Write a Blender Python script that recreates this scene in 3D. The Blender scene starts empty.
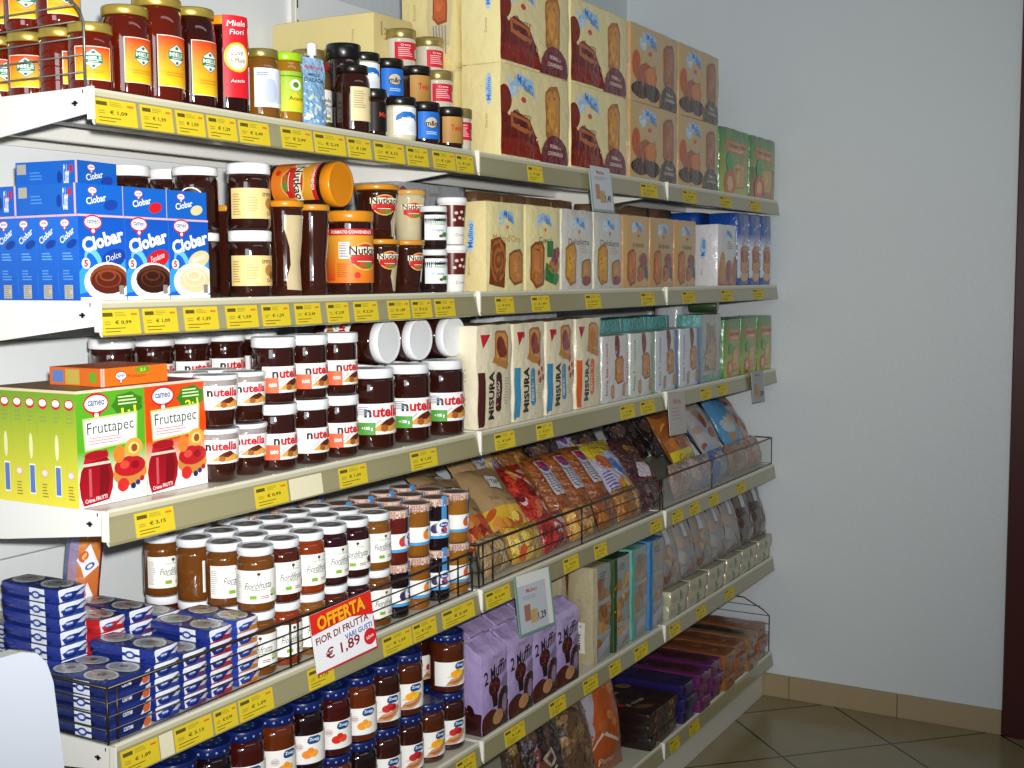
import bpy, math, random
from mathutils import Vector, Euler, noise
from mathutils.geometry import tessellate_polygon
rnd = random.Random(11)
R = math.radians
col = bpy.context.scene.collection

# ---------------------------------------------------------------- camera
CAM = Vector((-1.17568, -1.33455, 1.50224)); F_PX = 1228.3
YAW, PITCH, ROLL = R(29.8417), R(4.96387), R(-.29105)
_fw = Vector((math.cos(YAW)*math.cos(PITCH), math.sin(YAW)*math.cos(PITCH), -math.sin(PITCH)))
_r = Vector((math.sin(YAW), -math.cos(YAW), 0)); _u = _r.cross(_fw)
_R = _r*math.cos(ROLL)+_u*math.sin(ROLL); _U = -_r*math.sin(ROLL)+_u*math.cos(ROLL)
def PX(px, y, z):                       # X of the point (X, y, z) of the shelf run seen at image column px
    a = _R*F_PX-_fw*(px-512)
    return CAM.x-(a.y*(y-CAM.y)+a.z*(z-CAM.z))/a.x

# ---------------------------------------------------------------- colours and materials
def lin(h):
    if not isinstance(h, str): return h
    h = h.lstrip('#'); o = []
    for i in (0, 2, 4):
        c = int(h[i:i+2], 16)/255
        o.append(c/12.92 if c <= .04045 else ((c+.055)/1.055)**2.4)
    return tuple(o)
MATS = {}
def mat(name, color=None, rough=.5, spec=.5, coat=0, coat_r=.05, metal=0, bump=0, bscale=300, trans=0, vary=.06, vscale=20, ior=1.45):
    m = bpy.data.materials.new(name); m.use_nodes = True; nt = m.node_tree; N = nt.nodes; L = nt.links
    b = N['Principled BSDF']
    tc = N.new('ShaderNodeTexCoord')
    nz = N.new('ShaderNodeTexNoise'); nz.inputs['Scale'].default_value = vscale; nz.inputs['Detail'].default_value = 3
    L.new(tc.outputs['Object'], nz.inputs['Vector'])
    mr = N.new('ShaderNodeMapRange'); mr.inputs[3].default_value = 1-vary; mr.inputs[4].default_value = 1+vary
    L.new(nz.outputs['Fac'], mr.inputs[0])
    mx = N.new('ShaderNodeMix'); mx.data_type = 'RGBA'; mx.blend_type = 'MULTIPLY'; mx.inputs[0].default_value = 1
    if color is None:
        at = N.new('ShaderNodeAttribute'); at.attribute_name = 'Col'; L.new(at.outputs['Color'], mx.inputs[6])
    else: mx.inputs[6].default_value = (*lin(color), 1)
    L.new(mr.outputs[0], mx.inputs[7]); L.new(mx.outputs[2], b.inputs['Base Color'])
    b.inputs['Roughness'].default_value = rough; b.inputs['Specular IOR Level'].default_value = spec
    b.inputs['Coat Weight'].default_value = coat; b.inputs['Coat Roughness'].default_value = coat_r
    b.inputs['Metallic'].default_value = metal; b.inputs['Transmission Weight'].default_value = trans; b.inputs['IOR'].default_value = ior
    if bump:
        n2 = N.new('ShaderNodeTexNoise'); n2.inputs['Scale'].default_value = bscale; n2.inputs['Detail'].default_value = 4
        L.new(tc.outputs['Object'], n2.inputs['Vector'])
        bp = N.new('ShaderNodeBump'); bp.inputs['Strength'].default_value = bump; bp.inputs['Distance'].default_value = .01
        L.new(n2.outputs['Fac'], bp.inputs['Height']); L.new(bp.outputs[0], b.inputs['Normal'])
        if coat: L.new(bp.outputs[0], b.inputs['Coat Normal'])
    MATS[name] = m
    return m
mat('card', rough=.42, spec=.4, vary=.04)
mat('film', rough=.32, spec=.5, coat=.55, coat_r=.12, bump=.35, bscale=45, vary=.06)
mat('foil', rough=.24, spec=.6, coat=1, coat_r=.05, bump=1, bscale=75, vary=.14)
mat('paper', rough=.5, spec=.35, vary=.03)
mat('jar_glass', rough=.09, spec=.6, coat=1, coat_r=.03, vary=.12, vscale=60)
mat('honey_glass', rough=.05, spec=.6, coat=1, coat_r=.03, trans=.35, vary=.1)
mat('plastic', rough=.3, spec=.5, coat=.3, vary=.03)
mat('metal_lid', rough=.3, spec=.6, metal=.55, vary=.05)
mat('enamel', rough=.32, spec=.5, coat=.3, coat_r=.15, vary=.03, vscale=6)
mat('strip_plastic', rough=.22, spec=.5, coat=.5, coat_r=.1, vary=.05, vscale=5)
mat('wire', rough=.35, spec=.6, metal=.6, vary=.05)
mat('clear_plastic', color='#e8efe9', rough=.08, vary=.01); MATS['clear_plastic'].node_tree.nodes['Principled BSDF'].inputs['Alpha'].default_value = .13

# ---------------------------------------------------------------- mesh builder
class MB:
    def __init__(s): s.v = []; s.f = []; s.c = []; s.m = []; s.mats = []; s.sm = []
    def mi(s, name):
        if name not in s.mats: s.mats.append(name)
        return s.mats.index(name)
    def add(s, p): s.v.append(tuple(p)); return len(s.v)-1
    def face(s, idx, c, m='card', smooth=False):
        if isinstance(c, str): c = lin(c)
        cs = list(c) if isinstance(c, list) else [c]*len(idx)
        s.f.append(tuple(idx)); s.c.append([lin(k) for k in cs]); s.m.append(s.mi(m)); s.sm.append(smooth)
    def box(s, x0, x1, y0, y1, z0, z1, c, m='enamel', ch=0):
        if ch <= 0:
            i = [s.add(p) for p in ((x0,y0,z0),(x1,y0,z0),(x1,y1,z0),(x0,y1,z0),(x0,y0,z1),(x1,y0,z1),(x1,y1,z1),(x0,y1,z1))]
            for q in ((0,3,2,1),(4,5,6,7),(0,1,5,4),(1,2,6,5),(2,3,7,6),(3,0,4,7)): s.face([i[k] for k in q], c, m)
            return
        X = (x0, x1); Y = (y0, y1); Z = (z0, z1); sg = (1, -1); V = {}
        for a in (0,1):
            for b in (0,1):
                for d in (0,1):
                    V[a,b,d,0] = s.add((X[a], Y[b]+sg[b]*ch, Z[d]+sg[d]*ch))
                    V[a,b,d,1] = s.add((X[a]+sg[a]*ch, Y[b], Z[d]+sg[d]*ch))
                    V[a,b,d,2] = s.add((X[a]+sg[a]*ch, Y[b]+sg[b]*ch, Z[d]))
        def q(*k): s.face([V[t] for t in k], c, m)
        for a in (0,1):
            o = [(a,0,0,0),(a,1,0,0),(a,1,1,0),(a,0,1,0)]; q(*(o if a else o[::-1]))
            o = [(0,a,0,1),(1,a,0,1),(1,a,1,1),(0,a,1,1)]; q(*(o[::-1] if a else o))
            o = [(0,0,a,2),(1,0,a,2),(1,1,a,2),(0,1,a,2)]; q(*(o if a else o[::-1]))
            for b in (0,1):
                o = [(a,b,0,0),(a,b,0,1),(a,b,1,1),(a,b,1,0)]; q(*(o if a == b else o[::-1]))
                o = [(a,0,b,0),(a,0,b,2),(a,1,b,2),(a,1,b,0)]; q(*(o[::-1] if a == b else o))
                o = [(0,a,b,1),(0,a,b,2),(1,a,b,2),(1,a,b,1)]; q(*(o if a == b else o[::-1]))
                for d in (0,1):
                    o = [(a,b,d,0),(a,b,d,1),(a,b,d,2)]; q(*(o if (a+b+d) % 2 == 1 else o[::-1]))
    def lathe(s, prof, m, n=40, smooth=True, cen=(0,0), caps=True):
        rings = []
        for r, z, c in prof:
            rings.append([s.add((cen[0]+r*math.cos(2*math.pi*k/n), cen[1]+r*math.sin(2*math.pi*k/n), z)) for k in range(n)])
        for i in range(len(prof)-1):
            for k in range(n):
                k2 = (k+1) % n
                s.face([rings[i][k], rings[i][k2], rings[i+1][k2], rings[i+1][k]], prof[i][2], m, smooth)
        if caps:
            s.face(rings[0][::-1], prof[0][2], m); s.face(rings[-1], prof[-1][2], m)
    def tube(s, pts, r, c, m='wire', n=6):
        pts = [Vector(p) for p in pts]; rings = []
        for i, p in enumerate(pts):
            d = (pts[min(i+1, len(pts)-1)]-pts[max(i-1, 0)]).normalized()
            a = d.cross(Vector((0,0,1)) if abs(d.z) < .9 else Vector((1,0,0))).normalized(); b = d.cross(a)
            rings.append([s.add(p+(a*math.cos(2*math.pi*k/n)+b*math.sin(2*math.pi*k/n))*r) for k in range(n)])
        for i in range(len(rings)-1):
            for k in range(n):
                s.face([rings[i][k], rings[i+1][k], rings[i+1][(k+1) % n], rings[i][(k+1) % n]], c, m, True)
        s.face(rings[0], c, m); s.face(rings[-1][::-1], c, m)
    def mesh(s, name):
        me = bpy.data.meshes.new(name); me.from_pydata(s.v, [], s.f)
        for k in s.mats: me.materials.append(MATS[k])
        me.polygons.foreach_set('material_index', s.m); me.polygons.foreach_set('use_smooth', s.sm)
        ca = me.color_attributes.new('Col', 'FLOAT_COLOR', 'CORNER'); buf = []
        for cs in s.c:
            for k in cs: buf += [k[0], k[1], k[2], 1]
        ca.data.foreach_set('color', buf); me.update()
        return me

# ---------------------------------------------------------------- printed artwork (units: cm)
_tc = {}
def text_polys(t, bold):
    if (t, bold) in _tc: return _tc[t, bold]
    cu = bpy.data.curves.new('t', 'FONT'); cu.body = t; cu.resolution_u = 2; cu.offset = bold*.02; cu.dimensions = '2D'; cu.fill_mode = 'FRONT'
    ob = bpy.data.objects.new('t', cu); col.objects.link(ob)
    dg = bpy.context.evaluated_depsgraph_get(); dg.update(); e = ob.evaluated_get(dg); me = e.to_mesh()
    vs = [(v.co.x, v.co.y) for v in me.vertices]; ps = [[vs[i] for i in p.vertices] for p in me.polygons]
    e.to_mesh_clear(); bpy.data.objects.remove(ob); bpy.data.curves.remove(cu)
    if vs:
        x0 = min(v[0] for v in vs); x1 = max(v[0] for v in vs); y0 = min(v[1] for v in vs); y1 = max(v[1] for v in vs)
        w = max(x1-x0, 1e-6); h = max(y1-y0, 1e-6)
        ps = [[((x-x0)/w-.5, (y-y0)/h-.5) for x, y in p] for p in ps]
    out = []
    for p in ps:
        a = sum(p[i][0]*p[(i+1) % len(p)][1]-p[(i+1) % len(p)][0]*p[i][1] for i in range(len(p)))
        out.append(p if a > 0 else p[::-1])
    _tc[t, bold] = out
    return out
class Art:
    def __init__(s, W, H, bg=None, bg2=None):
        s.W = W; s.H = H; s.L = []; s.n = 0
        if bg: s.rect(0, 0, W, H, bg, bg2)
    def _put(s, polys, c, c2=None, v0=0, v1=1):
        s.n += 1
        for p in polys: s.L.append((s.n, p, lin(c), lin(c2) if c2 else None, v0, v1))
        return s
    def rect(s, x, y, w, h, c, c2=None): return s._put([[(x,y),(x+w,y),(x+w,y+h),(x,y+h)]], c, c2, y, y+h)
    def ell(s, cx, cy, rx, ry, c, c2=None, rot=0, n=18):
        ca, sa = math.cos(R(rot)), math.sin(R(rot)); P = []
        for k in range(n):
            a = 2*math.pi*k/n; x = rx*math.cos(a); y = ry*math.sin(a); P.append((cx+x*ca-y*sa, cy+x*sa+y*ca))
        return s._put([P], c, c2, cy-ry, cy+ry)
    def poly(s, pts, c, c2=None):
        tr = tessellate_polygon([[Vector((x, y, 0)) for x, y in pts]]); P = []
        for t in tr:
            q = [pts[i] for i in t]
            a = sum(q[i][0]*q[(i+1) % 3][1]-q[(i+1) % 3][0]*q[i][1] for i in range(3))
            P.append(q if a > 0 else q[::-1])
        ys = [p[1] for p in pts]
        return s._put(P, c, c2, min(ys), max(ys))
    def text(s, t, cx, cy, w, h, c, rot=0, bold=0, shear=0):
        ca, sa = math.cos(R(rot)), math.sin(R(rot)); P = []
        for p in text_polys(t, bold):
            q = []
            for x, y in p:
                x2 = x*w+y*h*shear; y2 = y*h; q.append((cx+x2*ca-y2*sa, cy+x2*sa+y2*ca))
            P.append(q)
        return s._put(P, c)
    def lines(s, x, y, w, h, n, c, seed=0):
        rr = random.Random(seed)
        s.n += 1
        for i in range(n):
            yy = y+h*(i+.5)/n; ww = w*rr.uniform(.6, 1); t = h/n*.22
            s.L.append((s.n, [(x,yy-t),(x+ww,yy-t),(x+ww,yy+t),(x,yy+t)], lin(c), None, 0, 1))
        return s
def split(p, ax, step):
    lo = min(q[ax] for q in p); hi = max(q[ax] for q in p); out = []; k = math.floor(lo/step+1e-6); rest = p
    while (k+1)*step < hi-1e-6:
        c = (k+1)*step; a = []; b = []
        for i in range(len(rest)):
            P, Q = rest[i], rest[(i+1) % len(rest)]; dp, dq = P[ax]-c, Q[ax]-c
            if dp <= 0: a.append(P)
            if dp >= 0: b.append(P)
            if dp*dq < 0:
                t = dp/(dp-dq); X = (P[0]+(Q[0]-P[0])*t, P[1]+(Q[1]-P[1])*t); a.append(X); b.append(X)
        if len(a) > 2: out.append(a)
        rest = b; k += 1
        if len(rest) < 3: return out
    out.append(rest)
    return out
LIFT = .00006
def stamp(mb, art, mf, su=0, sv=0, m='card', smooth=False, clip=True):
    key = {}
    for n, p, c, c2, v0, v1 in art.L:
        if clip:                                     # trim artwork to the panel
            for ax, lim, sg in ((0, 0, 1), (0, art.W, -1), (1, 0, 1), (1, art.H, -1)):
                if any((q[ax]-lim)*sg < -1e-6 for q in p):
                    o = []
                    for i in range(len(p)):
                        P, Q = p[i], p[(i+1) % len(p)]; dp, dq = (P[ax]-lim)*sg, (Q[ax]-lim)*sg
                        if dp >= 0: o.append(P)
                        if dp*dq < 0:
                            t = dp/(dp-dq); o.append((P[0]+(Q[0]-P[0])*t, P[1]+(Q[1]-P[1])*t))
                    p = o
                    if len(p) < 3: break
            if len(p) < 3: continue
        ps = [p]
        if su: ps = [b for a in ps for b in split(a, 0, su)]
        if sv: ps = [b for a in ps for b in split(a, 1, sv)]
        for q in ps:
            idx = []; cs = []
            for u, v in q:
                kk = (n, round(u, 3), round(v, 3))
                if kk not in key: key[kk] = mb.add(mf(u*.01, v*.01, n*LIFT))
                if key[kk] in idx: continue
                idx.append(key[kk])
                if c2: t = (v-v0)/max(v1-v0, 1e-6); cs.append(tuple(c[i]+(c2[i]-c[i])*t for i in range(3)))
                else: cs.append(c)
            if len(idx) > 2: mb.face(idx, cs, m, smooth)

# ---------------------------------------------------------------- things and their parts
def tag(o, label=None, cat=None, group=None, kind=None):
    if label: o['label'] = label
    if cat: o['category'] = cat
    if group: o['group'] = group
    if kind: o['kind'] = kind
    return o
KIND = {}          # kind name -> dict(name, cat, parts=[(part name, mesh, parent index or None, part label)])
def kind(key, name, cat, parts): KIND[key] = dict(name=name, cat=cat, parts=parts)
def inst(key, loc, rot=0, label='', group=None):
    K = KIND[key]; e = rot if isinstance(rot, tuple) else (0, 0, rot)
    if len(K['parts']) == 1:
        o = bpy.data.objects.new(K['name'], K['parts'][0][1]); col.objects.link(o)
    else:
        o = bpy.data.objects.new(K['name'], None); o.empty_display_size = .03; col.objects.link(o); L = []
        for nm, me, par, lb in K['parts']:
            c = bpy.data.objects.new(nm, me); col.objects.link(c); c.parent = o if par is None else L[par]; L.append(c)
            if lb: c['label'] = lb
    o.location = loc; o.rotation_euler = e
    return tag(o, label, K['cat'], group)
def single(name, mb, label, cat, loc=(0,0,0), rot=(0,0,0), group=None):
    o = bpy.data.objects.new(name, mb.mesh(name)); col.objects.link(o); o.location = loc; o.rotation_euler = rot
    return tag(o, label, cat, group)
def struct(name, mb):
    o = bpy.data.objects.new(name, mb.mesh(name)); col.objects.link(o); o['kind'] = 'structure'
    return o
ORD = 'first second third fourth fifth sixth seventh eighth ninth tenth eleventh twelfth thirteenth fourteenth fifteenth sixteenth'.split()
def nth(i, n):
    if n == 1: return 'only'
    return 'leftmost' if i == 0 else 'rightmost' if i == n-1 else ORD[i]

# boxes ------------------------------------------------------------
def fmap(W, D, H, face, F=None):
    def g(u, v, l):
        if face == 'front': p = Vector((u-W/2, -D/2, v)); n = Vector((0,-1,0))
        elif face == 'left': p = Vector((-W/2, D/2-u, v)); n = Vector((-1,0,0))
        elif face == 'top': p = Vector((u-W/2, -D/2+v, H)); n = Vector((0,0,1))
        elif face == 'bottomside': p = Vector((W/2, -D/2+u, v)); n = Vector((1,0,0))
        if F: p = F(p); l += .0006
        return p+n*l
    return g
def carton(W, D, H, base, front=None, left=None, top=None, m='card', F=None, gs=.014, ch=.0008):
    mb = MB()
    if F is None: mb.box(-W/2, W/2, -D/2, D/2, 0, H, base, m, ch)
    else:
        nx, ny, nz = max(2, round(W/gs)), max(2, round(D/gs)), max(2, round(H/gs)); vid = {}
        def gv(i, j, k):
            if (i, j, k) not in vid: vid[i, j, k] = mb.add(F(Vector((-W/2+W*i/nx, -D/2+D*j/ny, H*k/nz))))
            return vid[i, j, k]
        for i in range(nx):
            for k in range(nz):
                mb.face([gv(i,0,k), gv(i+1,0,k), gv(i+1,0,k+1), gv(i,0,k+1)], base, m, True)
                mb.face([gv(i,ny,k+1), gv(i+1,ny,k+1), gv(i+1,ny,k), gv(i,ny,k)], base, m, True)
        for j in range(ny):
            for k in range(nz):
                mb.face([gv(0,j+1,k), gv(0,j,k), gv(0,j,k+1), gv(0,j+1,k+1)], base, m, True)
                mb.face([gv(nx,j,k), gv(nx,j+1,k), gv(nx,j+1,k+1), gv(nx,j,k+1)], base, m, True)
        for i in range(nx):
            for j in range(ny):
                mb.face([gv(i,j,nz), gv(i+1,j,nz), gv(i+1,j+1,nz), gv(i,j+1,nz)], base, m, True)
                mb.face([gv(i,j+1,0), gv(i+1,j+1,0), gv(i+1,j,0), gv(i,j,0)], base, m, True)
    st = gs*100 if F else 0
    for art, fc in ((front, 'front'), (left, 'left'), (top, 'top')):
        if art: stamp(mb, art, fmap(W, D, H, fc, F), st, st, m, bool(F))
    return mb
def ss(t): t = max(0, min(1, t)); return t*t*(3-2*t)
def brick(W, D, H, amp=.0015, sc=30, seed=0, puff=.003):   # film-wrapped brick pack
    o = Vector((seed*3.7, seed*1.3, seed*7.1))
    def F(p):
        a = 1-abs(2*p.x/W)**4; b = 1-abs(2*p.z/H-1)**4; c = 1-abs(2*p.y/D)**4
        q = Vector((p.x*(1+2*puff/W*b*c*.6), p.y*(1+2*puff/D*a*b), p.z+(puff*a*c*.5 if p.z > H*.5 else 0)))
        q.x -= (1 if p.x > 0 else -1)*.003*(abs(2*p.y/D)**8+abs(2*p.z/H-1)**12); q.y -= (1 if p.y > 0 else -1)*.002*(abs(2*p.x/W)**12)
        w = min(1, p.z/.01)
        return q+noise.noise_vector(p*sc+o)*amp*w
    return F
def gusset(W, D, H, seed=0, amp=.003):                     # soft bag with a folded, sealed top
    o = Vector((seed*3.7, seed*1.3, seed*7.1))
    def F(p):
        t = ss((p.z/H-.87)/.13); b = 1-abs(2*p.z/H-1)**4; a = 1-abs(2*p.x/W)**4
        q = Vector((p.x*(1-.04*(1-b)), p.y*(1-.88*t)*(1+.1*a*b), p.z))
        q += noise.noise_vector(p*22+o)*amp*min(1, p.z/.02)*(1+t)
        return q
    return F
def pillow(W, D, H, seed=0, amp=.004, sc=18, flat=.96):    # pillow bag with sealed ends
    o = Vector((seed*3.7, seed*1.3, seed*7.1))
    def F(p):
        e = abs(2*p.z/H-1); b = 1-flat*e**3.2; a = 1-.85*abs(2*p.x/W)**3
        q = Vector((p.x*(1-.05*(1-e**6)), p.y*a*b, p.z))
        q += noise.noise_vector(p*sc+o)*amp*(.3+.7*b); q += noise.noise_vector(p*sc*3+o)*amp*.35
        return q
    return F

# jars -------------------------------------------------------------
def rprof(pts):
    def g(z):
        for (r0, z0), (r1, z1) in zip(pts, pts[1:]):
            if z <= z1: return r0+(r1-r0)*(z-z0)/max(z1-z0, 1e-6)
        return pts[-1][0]
    return g
def cylmap(rf, z0, W, cen=0):
    def g(u, v, l):
        z = z0+v; r = rf(z)+l+.00035; th = (u-W/2)/rf(z0+.01)+cen
        return (r*math.sin(th), -r*math.cos(th), z)
    return g
def jar(key, name, cat, r, h, content, lid, label=None, lz=.02, neck=.86, lid_h=.014, head=None, headz=.9, glass='jar_glass', lidm='plastic',
        lidtop=None, lidc2=None, body=None, labm='paper', lidside=None, lab_on='label', shoulder=.8, lidr=None, extra=None):
    hb = h-lid_h
    pts = body or [(r*.86,0),(r*.96,.0025),(r,.008),(r,hb*shoulder),(r*(.5+.5*neck)*1.02,hb*(shoulder+.12)),(r*neck,hb*.965),(r*neck,hb+.002)]
    rf = rprof(pts); prof = []
    zs = sorted(set([p[1] for p in pts]+([hb*headz] if head else [])))
    for z in zs: prof.append((rf(z), z, head if head and z >= hb*headz-1e-6 else content))
    b = MB(); b.lathe(prof, glass)
    parts = [('glass_jar', b.mesh('glass_jar'), None, None)]
    lr = lidr or r*neck+.0025; l = MB()
    l.lathe([(lr*.97,hb,lid),(lr,hb+.001,lid),(lr,h-.0025,lid),(lr*.965,h-.0004,lidc2 or lid),(lr*.86,h-.0004,lidc2 or lid),(lr*.84,h-.0012,lidc2 or lid)], lidm)
    if lidtop: stamp(l, lidtop, lambda u, v, q: (u-lidtop.W*.005, v-lidtop.H*.005, h-.0012+q), 0, 0, lidm, clip=False)
    if lidside: stamp(l, lidside, cylmap(lambda z: lr, hb+.001, lidside.W*.01), .4, 0, lidm, True)
    parts.append(('lid', l.mesh('lid'), None, None))
    if label:
        arts = label if isinstance(label, list) else [(label, lz, 0)]
        for a, z0, cen in arts:
            t = MB(); stamp(t, a, cylmap(rf, z0, a.W*.01, cen), .4, .6 if body else 0, labm, True)
            parts.append((lab_on, t.mesh('label'), None, None))
    if extra: parts += extra(rf)
    kind(key, name, cat, parts)

# ================================================================ the room
ZS = [1.76, 1.472, 1.18, .843, .513, .168]     # heights of the six shelf levels, top first
SHELF = ['top shelf', 'second shelf', 'third shelf', 'fourth shelf', 'fifth shelf', 'bottom shelf']
BAY = ['left bay', 'middle bay', 'right bay']
m = MB(); m.box(-3.2, 4.2, -3.4, .75, -.06, 0, '#6d6448', 'card'); fl = struct('floor', m)
fm = bpy.data.materials.new('floor_tiles'); fm.use_nodes = True; nt = fm.node_tree; N = nt.nodes; L = nt.links; b = N['Principled BSDF']
g = N.new('ShaderNodeNewGeometry'); mp = N.new('ShaderNodeMapping'); mp.vector_type = 'POINT'
T = .545/math.sqrt(2)
mp.inputs['Rotation'].default_value = (0, 0, R(45)); mp.inputs['Scale'].default_value = (1/T, 1/T, 1)
# rotated: x' = (x-y)/sqrt2, y' = (x+y)/sqrt2 ; grout at x-y = 2.69+.545k and x+y = 2.28+.545k
mp.inputs['Location'].default_value = (-(2.69/math.sqrt(2))/T+5, -(2.28/math.sqrt(2))/T+5, 0)
L.new(g.outputs['Position'], mp.inputs[0])
br = N.new('ShaderNodeTexBrick'); br.offset = 0; br.squash = 1
for k, v in (('Scale', 1), ('Mortar Size', .011), ('Mortar Smooth', .1), ('Brick Width', 1), ('Row Height', 1), ('Bias', 0)): br.inputs[k].default_value = v
br.inputs['Color1'].default_value = (*lin('#968764'), 1); br.inputs['Color2'].default_value = (*lin('#8e7f5c'), 1); br.inputs['Mortar'].default_value = (*lin('#2a241c'), 1)
L.new(mp.outputs[0], br.inputs['Vector'])
nz = N.new('ShaderNodeTexNoise'); nz.inputs['Scale'].default_value = 9; nz.inputs['Detail'].default_value = 6; L.new(g.outputs['Position'], nz.inputs['Vector'])
mr = N.new('ShaderNodeMapRange'); mr.inputs[3].default_value = .82; mr.inputs[4].default_value = 1.16; L.new(nz.outputs['Fac'], mr.inputs[0])
mx = N.new('ShaderNodeMix'); mx.data_type = 'RGBA'; mx.blend_type = 'MULTIPLY'; mx.inputs[0].default_value = 1
L.new(br.outputs['Color'], mx.inputs[6]); L.new(mr.outputs[0], mx.inputs[7]); L.new(mx.outputs[2], b.inputs['Base Color'])
b.inputs['Roughness'].default_value = .22
fl.data.materials.clear(); fl.data.materials.append(fm)
wm = mat('wall_paint', color='#d2d8da', rough=.45, spec=.3, bump=.12, bscale=60, vary=.03, vscale=2.5)
m = MB(); m.box(-3.2, 3.14, .58, .70, 0, 3.0, '#ffffff', 'wall_paint'); struct('wall_back', m)
m = MB(); m.box(3.02, 3.14, -.775, .58, 0, 3.0, '#ffffff', 'wall_paint'); m.box(3.02, 3.14, -1.75, -.775, 2.2, 3.0, '#ffffff', 'wall_paint'); m.box(3.02, 3.14, -3.4, -1.75, 0, 3.0, '#ffffff', 'wall_paint'); struct('wall_right', m)
m = MB()
ys = [.58, .316, -.064, -.44, -.7745]
for a, c in zip(ys, ys[1:]): m.box(3.008, 3.02, c+.001, a-.001, 0, .081, '#a39070', 'card', .001)
struct('baseboard_right', m)
# dark red wooden door with its casing
mat('dark_wood', color='#3d0f0c', rough=.3, spec=.5, coat=.3, vary=.25, vscale=8)
m = MB(); m.box(2.995, 3.14, -.86, -.775, .002, 2.2, '#3', 'dark_wood', .004) if False else None
m = MB(); m.box(2.998, 3.139, -.855, -.7755, 0, 2.75, '#ffffff', 'dark_wood', .004); m.box(2.998, 3.139, -1.75, -1.67, 0, 2.75, '#ffffff', 'dark_wood', .004); m.box(2.998, 3.139, -1.67, -.855, 2.11, 2.199, '#ffffff', 'dark_wood', .004)
m2 = m; struct('door_frame_1', m2).name = 'trim_1'
m = MB(); m.box(3.05, 3.09, -1.668, -.857, .004, 2.108, '#ffffff', 'dark_wood', .003)
for z0, z1 in ((.15, .95), (1.1, 1.98)): m.box(3.044, 3.052, -1.55, -.98, z0, z1, '#ffffff', 'dark_wood', .003)
dr = struct('door_1', m)
m = MB(); m.tube([(3.045,-.93,1.03),(3.0,-.93,1.03),(2.995,-.95,1.03),(2.995,-1.05,1.03)], .009, '#b9a46a', 'metal_lid', 8)
h = bpy.data.objects.new('door_handle', m.mesh('door_handle')); col.objects.link(h); h.parent = dr

# ================================================================ shelving
WHITE = '#e9e8e2'; CREAM = '#c9c6b4'
for bay in range(3):
    x0 = bay*1.0
    o = bpy.data.objects.new('shelving_frame', None); col.objects.link(o); o.location = (x0+.5, .5, 0)
    tag(o, ['white metal rack back and uprights of the left bay, behind jars and cartons', 'white metal rack back and uprights of the middle bay', 'white metal rack back and uprights of the bay nearest the corner'][bay], 'shelf rack', 'bays of the shelf rack')
    def part(nm, mb, par=o):
        c = bpy.data.objects.new(nm, mb.mesh(nm)); col.objects.link(c); c.parent = par
        if par is o: c.location = (-o.location.x, -o.location.y, 0)
        return c
    zz = [.10, .266, .643, 1.02, 1.397, 1.774, 2.15]
    for a, c in zip(zz, zz[1:]):
        m = MB(); m.box(x0+.016, x0+.984, .47, .482, a+.001, c-.001, '#e4e8ea', 'enamel', .002); part('back_panel', m)
    m = MB(); m.box(x0+.001, x0+.0155, .462, .54, 0, 2.15, WHITE, 'enamel', .001)
    for k in range(40): m.box(x0+.006, x0+.010, .4615, .463, .15+k*.05, .175+k*.05, '#30302e', 'enamel')
    part('upright', m)
    m = MB(); m.box(x0+.985, x0+.9995, .462, .54, 0, 2.15, WHITE, 'enamel', .001); part('upright', m)
    m = MB(); m.box(x0+.001, x0+.999, .03, .045, 0, .10, '#dcd8ca', 'enamel', .001); part('kick_plate', m)
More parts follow.
